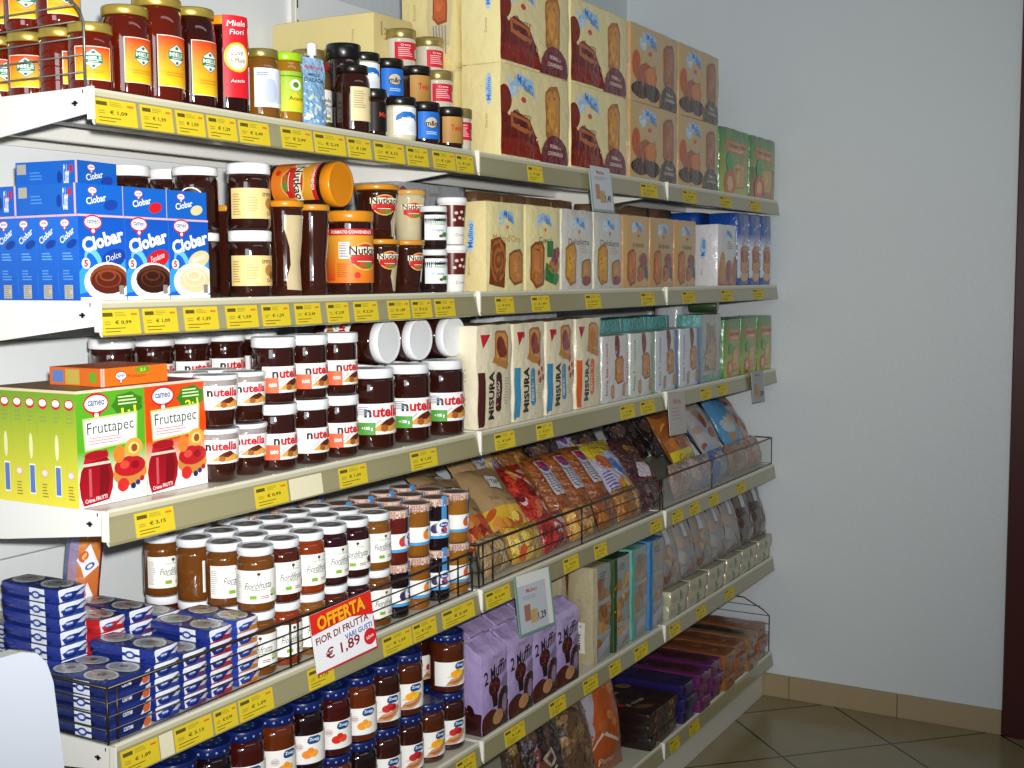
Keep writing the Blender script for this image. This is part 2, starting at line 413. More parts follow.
for lv, z in enumerate(ZS):
    for bay in range(3):
        x0 = bay*1.0+.0015; x1 = bay*1.0+.9985
        o = bpy.data.objects.new('metal_shelf', None); col.objects.link(o); o.location = (bay+.5, 0, z)
        tag(o, f'cream metal {SHELF[lv]} of the {BAY[bay]} with a grey price rail', 'shelf', 'metal shelves of the rack')
        def part(nm, mb):
            c = bpy.data.objects.new(nm, mb.mesh(nm)); col.objects.link(c); c.parent = o; c.location = (-bay-.5, 0, -z)
            return c
        m = MB(); m.box(x0+.004, x1-.004, .002, .46, z-.004, z, CREAM, 'enamel', .0006)
        m.box(x0+.004, x1-.004, .006, .009, z-.032, z-.004, WHITE, 'enamel'); m.box(x0+.004, x1-.004, .455, .458, z-.03, z-.004, WHITE, 'enamel')
        m.box(x0+.01, x1-.01, .2, .24, z-.018, z-.004, WHITE, 'enamel', .002)
        m.box(x0+.01, x1-.01, .33, .345, z-.03, z-.004, WHITE, 'enamel', .002)
        part('shelf_board', m)
        for s, xa in ((0, x0), (1, x1-.003)):
            m = MB(); pr = [(.0,-.034),(.0,-.0005),(.002,.001),(.461,.001),(.461,-.075),(.40,-.075),(.2,-.058)]
            i0 = [m.add((xa, y, z+k)) for y, k in pr]; i1 = [m.add((xa+.003, y, z+k)) for y, k in pr]
            m.face(i0, WHITE, 'enamel'); m.face(i1[::-1], WHITE, 'enamel')
            for k in range(len(pr)): m.face([i0[k], i0[(k+1) % 7], i1[(k+1) % 7], i1[k]][::-1], WHITE, 'enamel')
            if s == 0:
                m.box(xa-.0004, xa, .018, .03, z-.0205, z-.0175, '#222222', 'enamel'); m.box(xa-.0004, xa, .021, .026, z-.023, z-.0155, '#222222', 'enamel')
                m.box(xa-.0004, xa, .0065, .0085, z-.007, z-.002, '#333333', 'enamel')
            part('shelf_bracket', m)
        # price rail: curved plastic profile
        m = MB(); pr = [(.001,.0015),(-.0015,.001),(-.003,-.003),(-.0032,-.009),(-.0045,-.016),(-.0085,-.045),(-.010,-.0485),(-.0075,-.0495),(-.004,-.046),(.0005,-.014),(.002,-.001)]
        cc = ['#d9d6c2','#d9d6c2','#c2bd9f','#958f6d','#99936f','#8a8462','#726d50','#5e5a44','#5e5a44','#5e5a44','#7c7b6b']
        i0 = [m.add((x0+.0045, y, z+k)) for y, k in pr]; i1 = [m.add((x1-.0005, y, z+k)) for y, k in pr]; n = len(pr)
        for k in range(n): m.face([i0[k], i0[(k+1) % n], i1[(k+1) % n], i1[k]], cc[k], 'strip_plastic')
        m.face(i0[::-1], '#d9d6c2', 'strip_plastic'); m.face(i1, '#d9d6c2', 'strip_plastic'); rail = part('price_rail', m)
        m = MB(); m.box(x0, x0+.004, -.0105, .0005, z-.042, z+.0018, '#e8e6da', 'enamel'); c = part('end_cap', m); c.parent = rail; c.location = (0, 0, 0)
        if lv == 5:
            m = MB(); m.box(x0+.001, x1-.001, .012, .016, .10, z-.035, '#dcd8ca', 'enamel', .001); part('front_apron', m)

# price tags in the rails
def price_tag(lv, xa, xb, i, n, bay, pr, blank=False):
    z = ZS[lv]; W = (xb-xa)*100; H = 3.5
    a = Art(W, H, '#dfd9b8' if blank else '#d8c02a')
    if not blank:
        a.rect(.35, H-.95, W*.26, .55, '#5c5320'); a.lines(W*.36, H-1.0, W*.32, .7, 3, '#a08f2a', i); a.rect(W*.78, H-.85, W*.16, .3, '#d8702a')
        a.text('€ '+pr, W*.56, H*.48, W*.42, .62, '#3c3518', bold=1); a.lines(W*.08, .75, W*.75, .3, 1, '#6e641f', i+3); a.lines(W*.08, .3, W*.45, .28, 1, '#6e641f', i+5)
        a.lines(W*.08, 1.35, W*.2, .6, 2, '#a08f2a', i+9)
    mb = MB(); mb.box(-W/200, W/200, -.0003, .0002, 0, H/100, '#d8c02a' if not blank else '#dfd9b8', 'paper')
    stamp(mb, a, lambda u, v, l: (u-W/200, -.0003-l, v), 0, 0, 'paper')
    what = 'blank cream price card' if blank else 'yellow price tag'
    if blank: lb = f'{what} in the rail of the {SHELF[lv]}, {BAY[bay]}'
    else: lb = f'{nth(i, n)} yellow price tag on the {SHELF[lv]} rail of the {BAY[bay]}'
    single('price_tag', mb, lb, 'price tag', ((xa+xb)/2, -.0093, z-.0465), (R(-7.5), 0, 0), 'price tags in the shelf rails')
TAGS = {0: [.007,.083,.09,.152,.158,.217,.222,.286,.291,.362,.391,.47,.475,.56,.566,.635,.645,.739,.748,.819,.836,.915,.92,.985, 1.213,1.282,1.824,1.937,2.12,2.22,2.42,2.52,2.70,2.80],
 1: [.006,.077,.083,.15,.163,.235,.252,.325,.335,.403,.416,.484,.501,.562,.577,.649,.68,.751,.758,.826,.837,.91, 1.071,1.148,1.229,1.314,1.499,1.583,1.83,1.92,2.12,2.22,2.44,2.54,2.74,2.84],
 2: [.056,.132,.308,.389,.526,.608,.748,.839, 1.064,1.15,1.25,1.328,1.702,1.79,1.829,1.924,2.269,2.36,2.41,2.50],
 3: [.016,.088,.119,.199,.203,.255,.259,.341,.431,.502,.649,.744,.748,.83,.853,.975, 1.022,1.125,1.382,1.461,1.55,1.62,1.90,1.98,2.055,2.135,2.19,2.27,2.35,2.43,2.6,2.68],
 4: [.10,.18,.30,.38,.55,.63,.901,.976, 1.099,1.189,1.309,1.391,1.488,1.568,1.639,1.706,1.796,1.884,2.04,2.12,2.25,2.33,2.5,2.58],
 5: [2.05,2.12,2.20,2.28]}
prices = ['1,09','1,89','2,49','1,39','3,15','2,99','1,59','0,99','2,19','1,29']
for lv, l in TAGS.items():
    pairs = list(zip(l[::2], l[1::2]))
    for bay in range(3):
        ps = [p for p in pairs if int(p[0]) == bay]
        for i, (a, c) in enumerate(ps): price_tag(lv, a+.0005, c-.0005, i, len(ps), bay, prices[(i*3+lv*7+bay) % 10])
price_tag(2, .394, .479, 0, 1, 0, '', True); price_tag(3, .09, .117, 0, 1, 0, '', True)
# ================================================================ the goods: jars
def cover_hex(a, cx, cy, r, txt, c='#1d7a50'):
    P = [(cx+r*1.0*math.cos(R(k*60+30)), cy+r*1.15*math.sin(R(k*60+30))) for k in range(6)]
    a.poly(P, '#4a6a5c'); a.poly([(cx+(x-cx)*.92, cy+(y-cy)*.92) for x, y in P], '#e9efe6')
    a.ell(cx, cy+r*.72, r*.22, r*.16, '#3c6b5a'); a.ell(cx, cy-r*.75, r*.2, r*.16, '#3c6b5a')
    a.rect(cx-r*1.0, cy-r*.42, r*2.0, r*.84, c); a.text(txt, cx, cy+r*.08, r*1.75, r*.42, '#f4f6ee', bold=1); a.lines(cx-r*.6, cy-r*.38, r*1.2, r*.2, 1, '#cfe3d4')
def honey_lab(W, H):
    a = Art(W, H, '#f2d9c0'); a.rect(.12, .12, W-.24, H-.24, '#f0c81e', '#d8371c'); a.rect(.12, .12, W-.24, H*.3, '#e9c91e', '#eda21c')
    cover_hex(a, W*.5, H*.62, W*.24, 'MIELE'); a.lines(W*.2, H*.2, W*.6, H*.1, 2, '#c78b1a')
    return a
GOLD = '#b9a24a'
jar('honey_s', 'honey_jar', 'honey jar', .031, .096, '#741a05', GOLD, honey_lab(5.2, 4.6), .016, .9, glass='honey_glass', lidm='metal_lid')
jar('honey_g', 'honey_jar', 'honey jar', .031, .108, '#7a2008', '#2f7a4a', honey_lab(5.2, 4.6), .016, .9, glass='honey_glass', lidm='metal_lid')
jar('honey_m', 'honey_jar', 'honey jar', .034, .13, '#641604', GOLD, honey_lab(5.6, 6.4), .02, .9, glass='honey_glass', lidm='metal_lid')
jar('honey_l', 'honey_jar', 'honey jar', .038, .152, '#681804', GOLD, honey_lab(6.0, 7.4), .022, .88, glass='honey_glass', lidm='metal_lid')
jar('honey_d', 'honey_jar', 'honey jar', .036, .15, '#3a0d06', GOLD, honey_lab(6.0, 8.2), .018, .88, glass='honey_glass', lidm='metal_lid')
def sleeve(rf):
    mb = MB(); a = Art(4.6, 12.6, '#d3202a'); a.ell(2.3, 6.2, 2.2, 2.3, '#f4c02a'); a.ell(2.3, 6.2, 1.75, 1.9, '#f7efdc')
    a.text('Miele', 2.3, 11.4, 3.2, .9, '#ffffff', 4, 0, .2); a.text('Fiori', 2.3, 10.1, 2.4, .8, '#ffffff', 4, 0, .2); a.text('Love', 2.3, 6.9, 2.0, .8, '#30241c', 4, 0, .2)
    a.text('di Miele', 2.3, 5.7, 2.8, .8, '#30241c', 4, 0, .2); a.text('Acacia', 2.3, 2.6, 2.4, .5, '#ffffff', 4, 0, .2)
    stamp(mb, a, cylmap(lambda z: .0363, .024, .046, -.22), .4, 2, 'card', True)
    return [('card_sleeve', mb.mesh('card_sleeve'), None, 'red card sleeve with a yellow roundel')]
jar('honey_sleeve', 'honey_jar', 'honey jar', .0355, .15, '#2c0a07', '#d98a1a', None, glass='honey_glass', neck=.9, lidm='plastic', extra=sleeve)
a = Art(5.4, 6.2, '#c8d8ec', '#e3e6f2'); a.ell(2.7, 2.6, 1.3, 2.0, '#b9c3e0'); a.lines(.5, 4.9, 2, .7, 2, '#5d7bb5'); a.rect(0, 0, 5.4, .7, '#f0f0f4')
jar('pale_label_jar', 'honey_jar', 'honey jar', .03, .112, '#8c5a1c', '#9a8a4a', a, .018, .85, glass='honey_glass', lidm='metal_lid')
jar('black_lid_jar', 'spread_jar', 'jar', .03, .125, '#4a2a12', '#161412', None, neck=.88)
a = Art(5.2, 6.6, '#c5d23c', '#8fb82e'); a.ell(2.6, 4.4, 1.1, .9, '#eef2d8'); a.ell(2.6, 4.4, .6, .5, '#49892e'); a.poly([(.6,1),(2.4,3.2),(4.4,1.4),(3.6,.6)], '#e9c92e'); a.rect(0, 5.7, 5.2, .2, '#4d7a22'); a.text('Acacia', 2.8, 2.2, 3, .7, '#2f6b28', bold=1)
jar('lime_lid_jar', 'honey_jar', 'honey jar', .0285, .116, '#b07a18', '#9cc41c', a, .018, .9, glass='honey_glass')
a = Art(5.2, 5.6, '#eae9e2'); a.text('Miele', 2.6, 3.8, 3.4, .7, '#454848', bold=1); a.text('Millefiori', 2.6, 2.8, 4.2, .7, '#454848', bold=1); a.lines(.8, 1.3, 3.4, .9, 3, '#8b8f86'); a.rect(1, .3, 3, .5, '#7da640')
jar('white_label_jar', 'honey_jar', 'honey jar', .030, .125, '#7a5a2c', '#8a2a26', a, .02, .86, glass='honey_glass')
a = Art(6.0, 6.0, '#e0cfa0'); a.lines(.5, 2.2, 2.6, 3.2, 8, '#a8946a'); a.text('Bio', 4.6, 4.2, 1.4, .8, '#7a4a1c', bold=1); a.rect(4.2, 1.4, 1.0, .7, '#8cae3c')
jar('beige_label_jar', 'spread_jar', 'jar', .0315, .122, '#2c100a', '#15110f', a, .022, .84)
def mini(key, txt, bg, c, art=None, content='#2c130a', lid='#15130f', r=.0305, h=.083, fs=(3.4,1.0), bg2=None):
    a = Art(6.4, 5.2, bg, bg2)
    if art: art(a)
    if txt: a.text(txt, 3.0, 3.0, fs[0], fs[1], c, bold=1)
    jar(key, 'spread_jar', 'spread jar', r, h, content, lid, a, .011, .95, lid_h=.017, shoulder=.84)
def bluearc(a): a.poly([(.4,2.6),(.6,3.6),(1.8,4.3),(3.6,4.3),(5.0,3.7),(5.2,2.6),(4,3.1),(2,3.1)], '#1f6fc4'); a.ell(3.6, 1.2, 1.3, .7, '#dfe6ee')
mini('mini_white', 'milky', '#eef2f4', '#ffffff', bluearc, '#d9cfae', fs=(2.8, .8))
def mm(a): a.ell(2.8, 3.1, 1.5, 1.15, '#5a4a30'); a.ell(2.8, 3.15, 1.35, 1.0, '#c9c0ae'); a.lines(1.6, .8, 2.6, .7, 2, '#bcd2f2')
mini('mini_blue', 'm&m', '#1b6fd0', '#23150c', mm, fs=(2.9, 1.0))
def goldsh(a): a.rect(0, 0, 6.4, 5.2, '#a87c3c', '#bd8e48')
mini('mini_gold', 'Twix', '#a87c3c', '#c3252a', goldsh, fs=(2.6, 1.3))
mini('mini_black', 'Mars', '#17110f', '#c23b1e', None, r=.024, h=.088, fs=(2.6, .9))
a = Art(6.4, 3.6, '#cc2130'); a.lines(.8, .6, 3.4, 2.0, 5, '#f0b8bc'); a.text('Crema', 2.4, 3.0, 2.2, .4, '#fff'+'fff'); a.rect(4.8, .5, 1.1, 1.8, '#e9e2de')
jar('red_label_jar', 'spread_jar', 'spread jar', .0305, .084, '#cfc7b4', '#a39055', a, .02, .97, lid_h=.02, lidm='metal_lid', shoulder=.86)
jar('dark_drum', 'spread_jar', 'spread jar', .031, .088, '#20110c', '#121110', None, neck=.97, lid_h=.028)

# second shelf jars
a = Art(8.4, 5.4, '#26100a'); a.ell(4.2, 3.4, 2.1, 2.1, '#e9e4dc'); a.ell(4.2, 3.4, 1.9, 1.9, '#26100a'); a.text('Pan di', 4.2, 4.1, 2.2, .8, '#f2efe8', 6, 1); a.text('Stelle', 4.2, 3.0, 2.6, .9, '#f2efe8', 6, 1)
for i in range(3): a.ell(2.6+i*1.5, .7, .35, .3, '#e9e4dc')
jar('star_jar', 'spread_jar', 'spread jar', .036, .104, '#2a0f08', '#efeeea', a, .016, .93, lid_h=.014)
a = Art(9.4, 4.9, '#e6c987'); a.lines(.4, .5, 1.6, 3.6, 9, '#a98a4e'); a.ell(7.2, 2.5, 1.1, 1.0, '#b9823c'); a.ell(7.9, 1.7, .8, .7, '#8a5a28'); a.text('crema', 6.6, 3.9, 2.2, .6, '#7a4a24', bold=1); a.text('Oro', 7.2, .9, 1.4, .7, '#7a4a24', bold=1); a.lines(3, 1, 2.0, 2.6, 6, '#c2a364', 3)
jar('cream_jar', 'spread_jar', 'spread jar', .0345, .108, '#2b1009', '#f0f1f2', a, .018, .95, lid_h=.018, shoulder=.83)
def nutk(a, cx, cy, s, bg=True):
    if bg: a.ell(cx, cy, s*1.25, s*1.0, '#d9b25c'); a.ell(cx, cy, s*1.12, s*.88, '#c6342a')
    a.rect(cx-s*1.35, cy+s*.12, s*2.7, s*.55, '#f3ead2'); a.text('Nutkao', cx, cy+s*.42, s*2.5, s*.62, '#2d1a10', bold=1)
    a.poly([(cx-s*1.2,cy-.05*s),(cx,cy-.25*s),(cx+s*1.2,cy-.05*s),(cx+s*1.1,cy-.5*s),(cx,cy-.68*s),(cx-s*1.1,cy-.5*s)], '#c8202a')
    a.ell(cx-.25*s, cy-.62*s, .32*s, .26*s, '#a8602a'); a.ell(cx+.3*s, cy-.6*s, .3*s, .26*s, '#5c8c34')
    a.lines(cx-s*.7, cy-.42*s, s*1.4, .14*s, 1, '#f5e6c8')
TB = [(.023,0),(.0265,.003),(.0250,.03),(.0240,.055),(.0280,.095),(.0305,.135),(.0305,.147),(.0295,.15)]
a = Art(4.4, 13.4); a.poly([(1.2,.8),(4.4,.6),(4.4,13.3),(.9,13.3),(.9,11),(1.7,7.8),(1.9,5),(1.1,2.6)], '#c6b48c')
jar('tall_two', 'tall_spread_glass', 'spread glass', .0285, .161, '#341309', '#d98c1c', a, .003, body=TB, lid_h=.011, lidr=.0316, labm='jar_glass', lab_on='cream_filling')
jar('tall_one', 'tall_spread_glass', 'spread glass', .0285, .158, '#341309', '#c98a2c', None, body=TB, lid_h=.011, lidr=.0316)
a = Art(12.5, 9.8, '#e0741c', '#d9a02c'); a.rect(0, 8.6, 12.5, 1.2, '#c5202a'); a.text('FORMATO CONVENIENZA', 6.4, 9.2, 8.4, .6, '#fbeee0', bold=1)
a.rect(.4, .4, 2.6, 8, '#d9451c', '#e0a02c'); a.rect(3.8, 4.4, 2.0, 3.0, '#f3f0ea'); a.lines(3.9, 4.6, 1.8, 2.6, 9, '#3a3a3a'); a.lines(3.4, 1, 2.6, 2.6, 7, '#b5561c', 4); nutk(a, 9.0, 4.8, 2.6); a.ell(7.2, 1.4, .6, .6, '#d03028')
jar('big_nutk', 'large_spread_jar', 'large spread jar', .043, .152, '#2e1109', '#d6881c', a, .021, .97, lid_h=.02, shoulder=.88)
jar('big_nutk2', 'large_spread_jar', 'large spread jar', .040, .148, '#2e1109', '#df8a14', a, .020, .97, lid_h=.022, shoulder=.88)
CB = [(.024,0),(.0265,.003),(.0285,.03),(.034,.085),(.0345,.093)]
def emb(a): nutk(a, a.W/2, a.H*.55, 1.75)
a = Art(6, 5.6); nutk(a, 2.7, 3.1, 1.75)
aw = Art(4.2, 8.6); aw.poly([(1.0,.2),(4.2,.2),(4.2,8.6),(2.4,8.6),(.6,5),(.2,3)], '#c9b98f')
jar('nutk_glass', 'spread_tumbler', 'spread glass', .0345, .103, '#35140a', '#d08a24', [(aw, .003, .75), (a, .032, .1)], .03, body=CB, lid_h=.01, lidr=.0358, labm='jar_glass')
CBG = [(r_*1.22, z_) for r_, z_ in CB]
na_ = Art(7.4, 5.8); nutk(na_, 3.2, 3.3, 2.0)
jar('nutk_big', 'spread_tumbler', 'spread glass', .042, .105, '#35140a', '#d08a24', [(Art(6.4, 8.6).poly([(2.2,.2),(6.4,.2),(6.4,8.6),(3.6,8.6),(2.4,5),(1.6,3)], '#c9b98f'), .003, .85), (na_, .032, .1)], .03, body=CBG, lid_h=.011, lidr=.0435, labm='jar_glass')
jar('nutk_white', 'spread_tumbler', 'spread glass', .0345, .103, '#c9bd98', '#d9a04c', a, .03, body=CB, lid_h=.01, lidr=.0358, labm='paper')
jar('nutk_brown', 'spread_tumbler', 'spread glass', .0345, .103, '#31120a', '#cf8a2c', a, .03, body=CB, lid_h=.01, lidr=.0358, labm='paper')
a = Art(6.4, 5.0, '#e9eef0'); a.text('VALSOIA', 3.2, 4.1, 3.8, .7, '#1d3a36', bold=1); a.lines(1.2, 3.0, 3.6, .5, 2, '#6aa04a'); a.text('Crema', 2.9, 2.0, 2.6, .6, '#2a5a3a', 0, 0, .2); a.ell(4.4, 1.1, .7, .5, '#3c8a3c'); a.ell(3.5, .8, .5, .3, '#7a4a2a')
jar('soy_jar', 'spread_jar', 'spread jar', .0275, .086, '#241410', '#e8eae8', a, .018, .92, lid_h=.012)
CU = [(.022,0),(.0235,.002),(.0255,.03),(.0295,.084),(.030,.085)]
a = Art(9, 3.0, '#ece9e2'); a.text('Crema', 4.6, 1.6, 2.4, .6, '#6a5a4a', 0, 0, .2)
b2 = Art(9, 4.4, '#5c1a16'); 
for k, (x, y) in enumerate([(3.4,2.8),(4.6,3.0),(4.2,1.8),(5.2,1.6),(3.0,1.4)]): b2.ell(x, y, .38, .32, '#d8c8b8')
jar('cup', 'spread_cup', 'spread cup', .03, .096, '#e9e6df', '#f0efec', [(a, .004, 0), (b2, .036, 0)], .004, body=CU, lid_h=.012, lidr=.0315, glass='plastic', labm='plastic')

# hazelnut spread jars
def nut_lab(W, H, band=None, green=False):
    a = Art(W, H, '#f2f1ee'); c = W*.46
    a.rect(0, 0, W, .14, '#d8d4cc'); a.text('n', c-H*.60, H*.69, H*.24, H*.26, '#1c1210', bold=2); a.text('utella', c+H*.10, H*.74, H*1.10, H*.37, '#cf1020', bold=2)
    a.poly([(c-H*.5,H*.12),(c-H*.1,H*.42),(c+H*.3,H*.52),(c+H*.62,H*.34),(c+H*.9,H*.2),(c+H*.2,H*.08)], '#d99a4a'); a.poly([(c-H*.2,H*.3),(c,H*.46),(c+H*.3,H*.54),(c+H*.5,H*.4),(c+H*.2,H*.26)], '#5a2414')
    a.poly([(c-H*.66,H*.14),(c-H*.6,H*.1),(c-H*.16,H*.46),(c-H*.2,H*.5)], '#b9bcbe'); a.ell(c-H*.05, H*.2, H*.14, H*.12, '#9a5a2a'); a.ell(c+H*.62, H*.22, H*.22, H*.1, '#e8a83c')
    if band: a.rect(0, 0, W*.26, H*.58, band); a.text('NUOVO', W*.17, H*.3, W*.12, H*.14, '#ffffff', bold=1)
    if green: a.lines(W*.04, H*.62, W*.2, H*.3, 5, '#8a93a8'); a.rect(0, 0, W*.3, H*.4, '#4f9a3a'); a.text('+100 g', W*.18, H*.2, W*.16, H*.14, '#ffffff', bold=1)
    return a
CHOC = '#2e0f08'
jar('nut_s', 'hazelnut_spread_jar', 'spread jar', .0365, .112, CHOC, '#eef0f2', nut_lab(10.6, 4.4), .019, .97, lid_h=.018, shoulder=.80)
jar('nut_s2', 'hazelnut_spread_jar', 'spread jar', .0365, .112, CHOC, '#eef0f2', nut_lab(10.6, 4.4, '#e0603a'), .019, .97, lid_h=.018, shoulder=.80)
jar('nut_l', 'hazelnut_spread_jar', 'large spread jar', .046, .153, CHOC, '#eef0f2', nut_lab(13, 5.8, None, True), .03, .97, lid_h=.02, shoulder=.82, lidr=.043)
GB = [(.026,0),(.029,.003),(.0315,.02),(.034,.06),(.0348,.078)]
jar('nut_g', 'hazelnut_spread_tumbler', 'spread glass', .0345, .085, CHOC, '#e9ecee', nut_lab(8.6, 3.8), .030, body=GB, lid_h=.008, lidr=.0362, head='#9a8f8c', headz=.88)

# organic fruit jars with white lids
def fior_lab(fruit, c1):
    a = Art(9.4, 5.5, '#efefe9'); cx = 4.7
    a.ell(cx, 4.9, .3, .26, '#4a3a2c'); a.rect(cx-.05, 4.3, .1, .5, '#4a3a2c'); a.text('Rigoni di Asiago', cx, 4.25, 2.6, .28, '#6a6a60')
    a.text('Fiordifrutta', cx, 3.0, 4.5, 1.15, '#20382e', 3, 0, .25); a.lines(cx-1.3, 2.1, 2.4, .3, 1, '#8a9088'); a.rect(cx-1.5, .7, 1.1, .62, '#7fae2c'); a.lines(cx+.3, .7, 1.5, .6, 2, c1)
    a.ell(cx+2.6, 1.8, .62, .55, fruit); a.ell(cx+3.1, 1.3, .45, .4, fruit); a.ell(cx+2.3, 1.2, .35, .2, '#6a8a4a'); a.lines(.2, .6, 1.5, 4.2, 12, '#b3b6ae', 4)
    return a
FL = Art(5, 5); FL.ell(2.5, 2.5, 2.2, 2.2, '#8b8e90'); FL.ell(2.5, 2.5, 1.9, 1.9, '#9a9896'); FL.ell(2.5, 2.6, .9, .6, '#b9b5b0'); FL.poly([(.9,1.6),(2.5,.5),(4.1,1.6),(3.2,2.0),(2.5,1.4),(1.8,2.0)], '#7c6a62')
FIOR = {'fior_a': ('#6a3c12', '#b9c8a0', 'pear'), 'fior_b': ('#4a180a', '#d23a3a', 'fig'), 'fior_c': ('#82300a', '#e58a1c', 'orange'), 'fior_d': ('#2c0a10', '#5c2a5a', 'berry'), 'fior_e': ('#7a4a14', '#c98a3c', 'apricot')}
for k, (cc, fr, nm) in FIOR.items():
    jar(k, 'fruit_spread_jar', 'jam jar', .0325, .108, cc, '#e6e9ee', fior_lab(fr, '#a83a4a'), .016, .86, lid_h=.014, lidtop=FL, shoulder=.84)
# jam jars with checked lids and a blue seal strip
def ging(W, H):
    a = Art(W, H, '#c9a99a'); rr = random.Random(5)
    for i in range(int(W/.45)):
        for j in range(3): a.rect(i*.45+rr.uniform(0, .12), j*H/3+.03, .2, H/5, rr.choice(['#8a5a50','#e8dcd2','#a06a5c','#ede4da']))
    return a
GT = Art(5, 5); GT.ell(2.5, 2.5, 2.35, 2.35, '#8a7468')
for i in range(9):
    for j in range(9):
        if (i-4)**2+(j-4)**2 < 18: GT.rect(.35+i*.5, .35+j*.5, .2, .2, '#6a5048' if (i+j) % 2 else '#a8948a')
def rosa(key, cc, fr, fr2):
    a = Art(9.0, 3.6, '#efefec'); a.rect(0, 0, 9.0, .6, '#4a9ad0'); a.ell(4.6, 2.0, .85, .95, fr); a.ell(5.5, 1.8, .7, .75, fr2); a.ell(4.9, 2.9, .5, .25, '#5a8a3a')
    def ex(rf):
        t = MB(); s = Art(1.3, 6.6, '#4a90cc'); stamp(t, s, cylmap(lambda z: .0295, .045, .013, .75), .4, 1.2, 'paper', True)
        q = Art(3.7, 3.7); q.ell(1.85, 1.85, 1.8, 1.8, '#7ab0dc'); q.ell(1.85, 1.85, 1.65, 1.7, '#f0f1f2'); q.ell(1.85, 2.4, 1.1, .55, '#1d4a9a'); q.text('Santa', 1.85, 2.45, 1.5, .45, '#ffffff', bold=1)
        q.ell(1.85, 1.35, .8, .6, '#b9506a'); q.ell(1.5, 1.2, .35, .35, '#4a3a8a'); q.ell(2.3, 1.2, .35, .35, '#d04a3a'); q.rect(1.0, .6, 1.7, .2, '#3a5aa0')
        t2 = MB(); stamp(t2, q, cylmap(lambda z: .0298, .028, .037, .72), .4, .8, 'paper', True)
        return [('seal_strip', t.mesh('seal_strip'), None, 'blue paper seal strip'), ('round_badge', t2.mesh('round_badge'), 3, 'round white badge with a blue top')]
    jar(key, 'checked_lid_jam_jar', 'jam jar', .0285, .106, cc, '#b89a8c', a, .024, .97, lid_h=.016, lidtop=GT, lidside=ging(18, 1.45), shoulder=.86, lidr=.0292, extra=ex)
rosa('rosa_a', '#5c1a10', '#c8403a', '#d85a4a'); rosa('rosa_b', '#8a5418', '#e88a2c', '#e9a040'); rosa('rosa_c', '#1c0c12', '#3c2a5c', '#7a2a4a'); rosa('rosa_d', '#96601c', '#d8602c', '#e07a3c')
# jam jars with dotted blue lids
DT = Art(5.4, 5.4); DT.ell(2.7, 2.7, 2.35, 2.35, '#1a2c6c'); DT.ell(2.7, 2.7, 1.3, 1.3, '#2c4a5c'); DT.ell(2.7, 2.7, 1.2, 1.2, '#173050'); DT.text('Zuegg', 2.7, 2.7, 1.9, .6, '#8aa0a0')
for k in range(9): DT.ell(2.7+1.95*math.cos(k*.698), 2.7+1.95*math.sin(k*.698), .15, .15, '#8f9cc4')
DS = Art(17.0, 1.5)
for k in range(12): DS.ell(.7+k*1.42, .75, .19, .19, '#8f9cc4')
def zue(key, cc, kind_, fr, fr2):
    a = Art(10.4, 5.2, '#efede8')
    P = [(4.6,4.6),(5.0,5.0),(6.6,5.0),(7.2,4.6),(7.1,3.9),(6.5,3.6),(4.9,3.6),(4.5,4.0)]
    if kind_ == 'cream':
        a.poly([(2.4,.2),(3.6,1.6),(5.2,1.9),(7.0,3.2),(7.6,2.4),(6.6,1.0),(5,.2)], '#c89468'); a.poly([(2.8,.9),(4.2,1.2),(5.6,1.4),(6.8,2.4),(5.6,.9),(4.2,.5)], '#a8683c'); a.poly([(2.6,1.9),(3.6,2.5),(4.8,2.2),(4.4,1.8)], '#d9cfc0')
    else:
        a.ell(3.1, 3.2, .8, .7, '#d9d4d0'); a.lines(2.5, 2.9, 1.2, .6, 2, '#b98a8a')
    a.ell(4.5, 2.6 if kind_ == 'cream' else 1.8, 1.0, .75, fr); a.ell(5.7, 2.8 if kind_ == 'cream' else 1.9, .9, .7, fr2); a.ell(5.1, 3.2 if kind_ == 'cream' else 2.5, .6, .5, fr)
    a.poly(P, '#1d4a80'); a.text('Zuegg', 5.85, 4.35, 2.0, .7, '#e8f0f8', bold=1); a.rect(0, 0, 9.6, .12, '#2c3a7a')
    jar(key, 'blue_lid_jam_jar', 'jam jar', .0375, .124, cc, '#0f1e58', a, .014, .90, lid_h=.018, lidtop=DT, lidside=DS, shoulder=.84, lidm='plastic')
zue('zue_a', '#30100a', 'cream', '#c22a2c', '#a01c28'); zue('zue_b', '#4a1e08', 'cream', '#f0a41c', '#f2c22c'); zue('zue_c', '#1a080a', 'plain', '#ed8a2c', '#f0a43c'); zue('zue_d', '#3c0c0a', 'plain', '#d2281c', '#e04a2c'); zue('zue_e', '#5c2408', 'plain', '#ee9a2c', '#f2b24c')

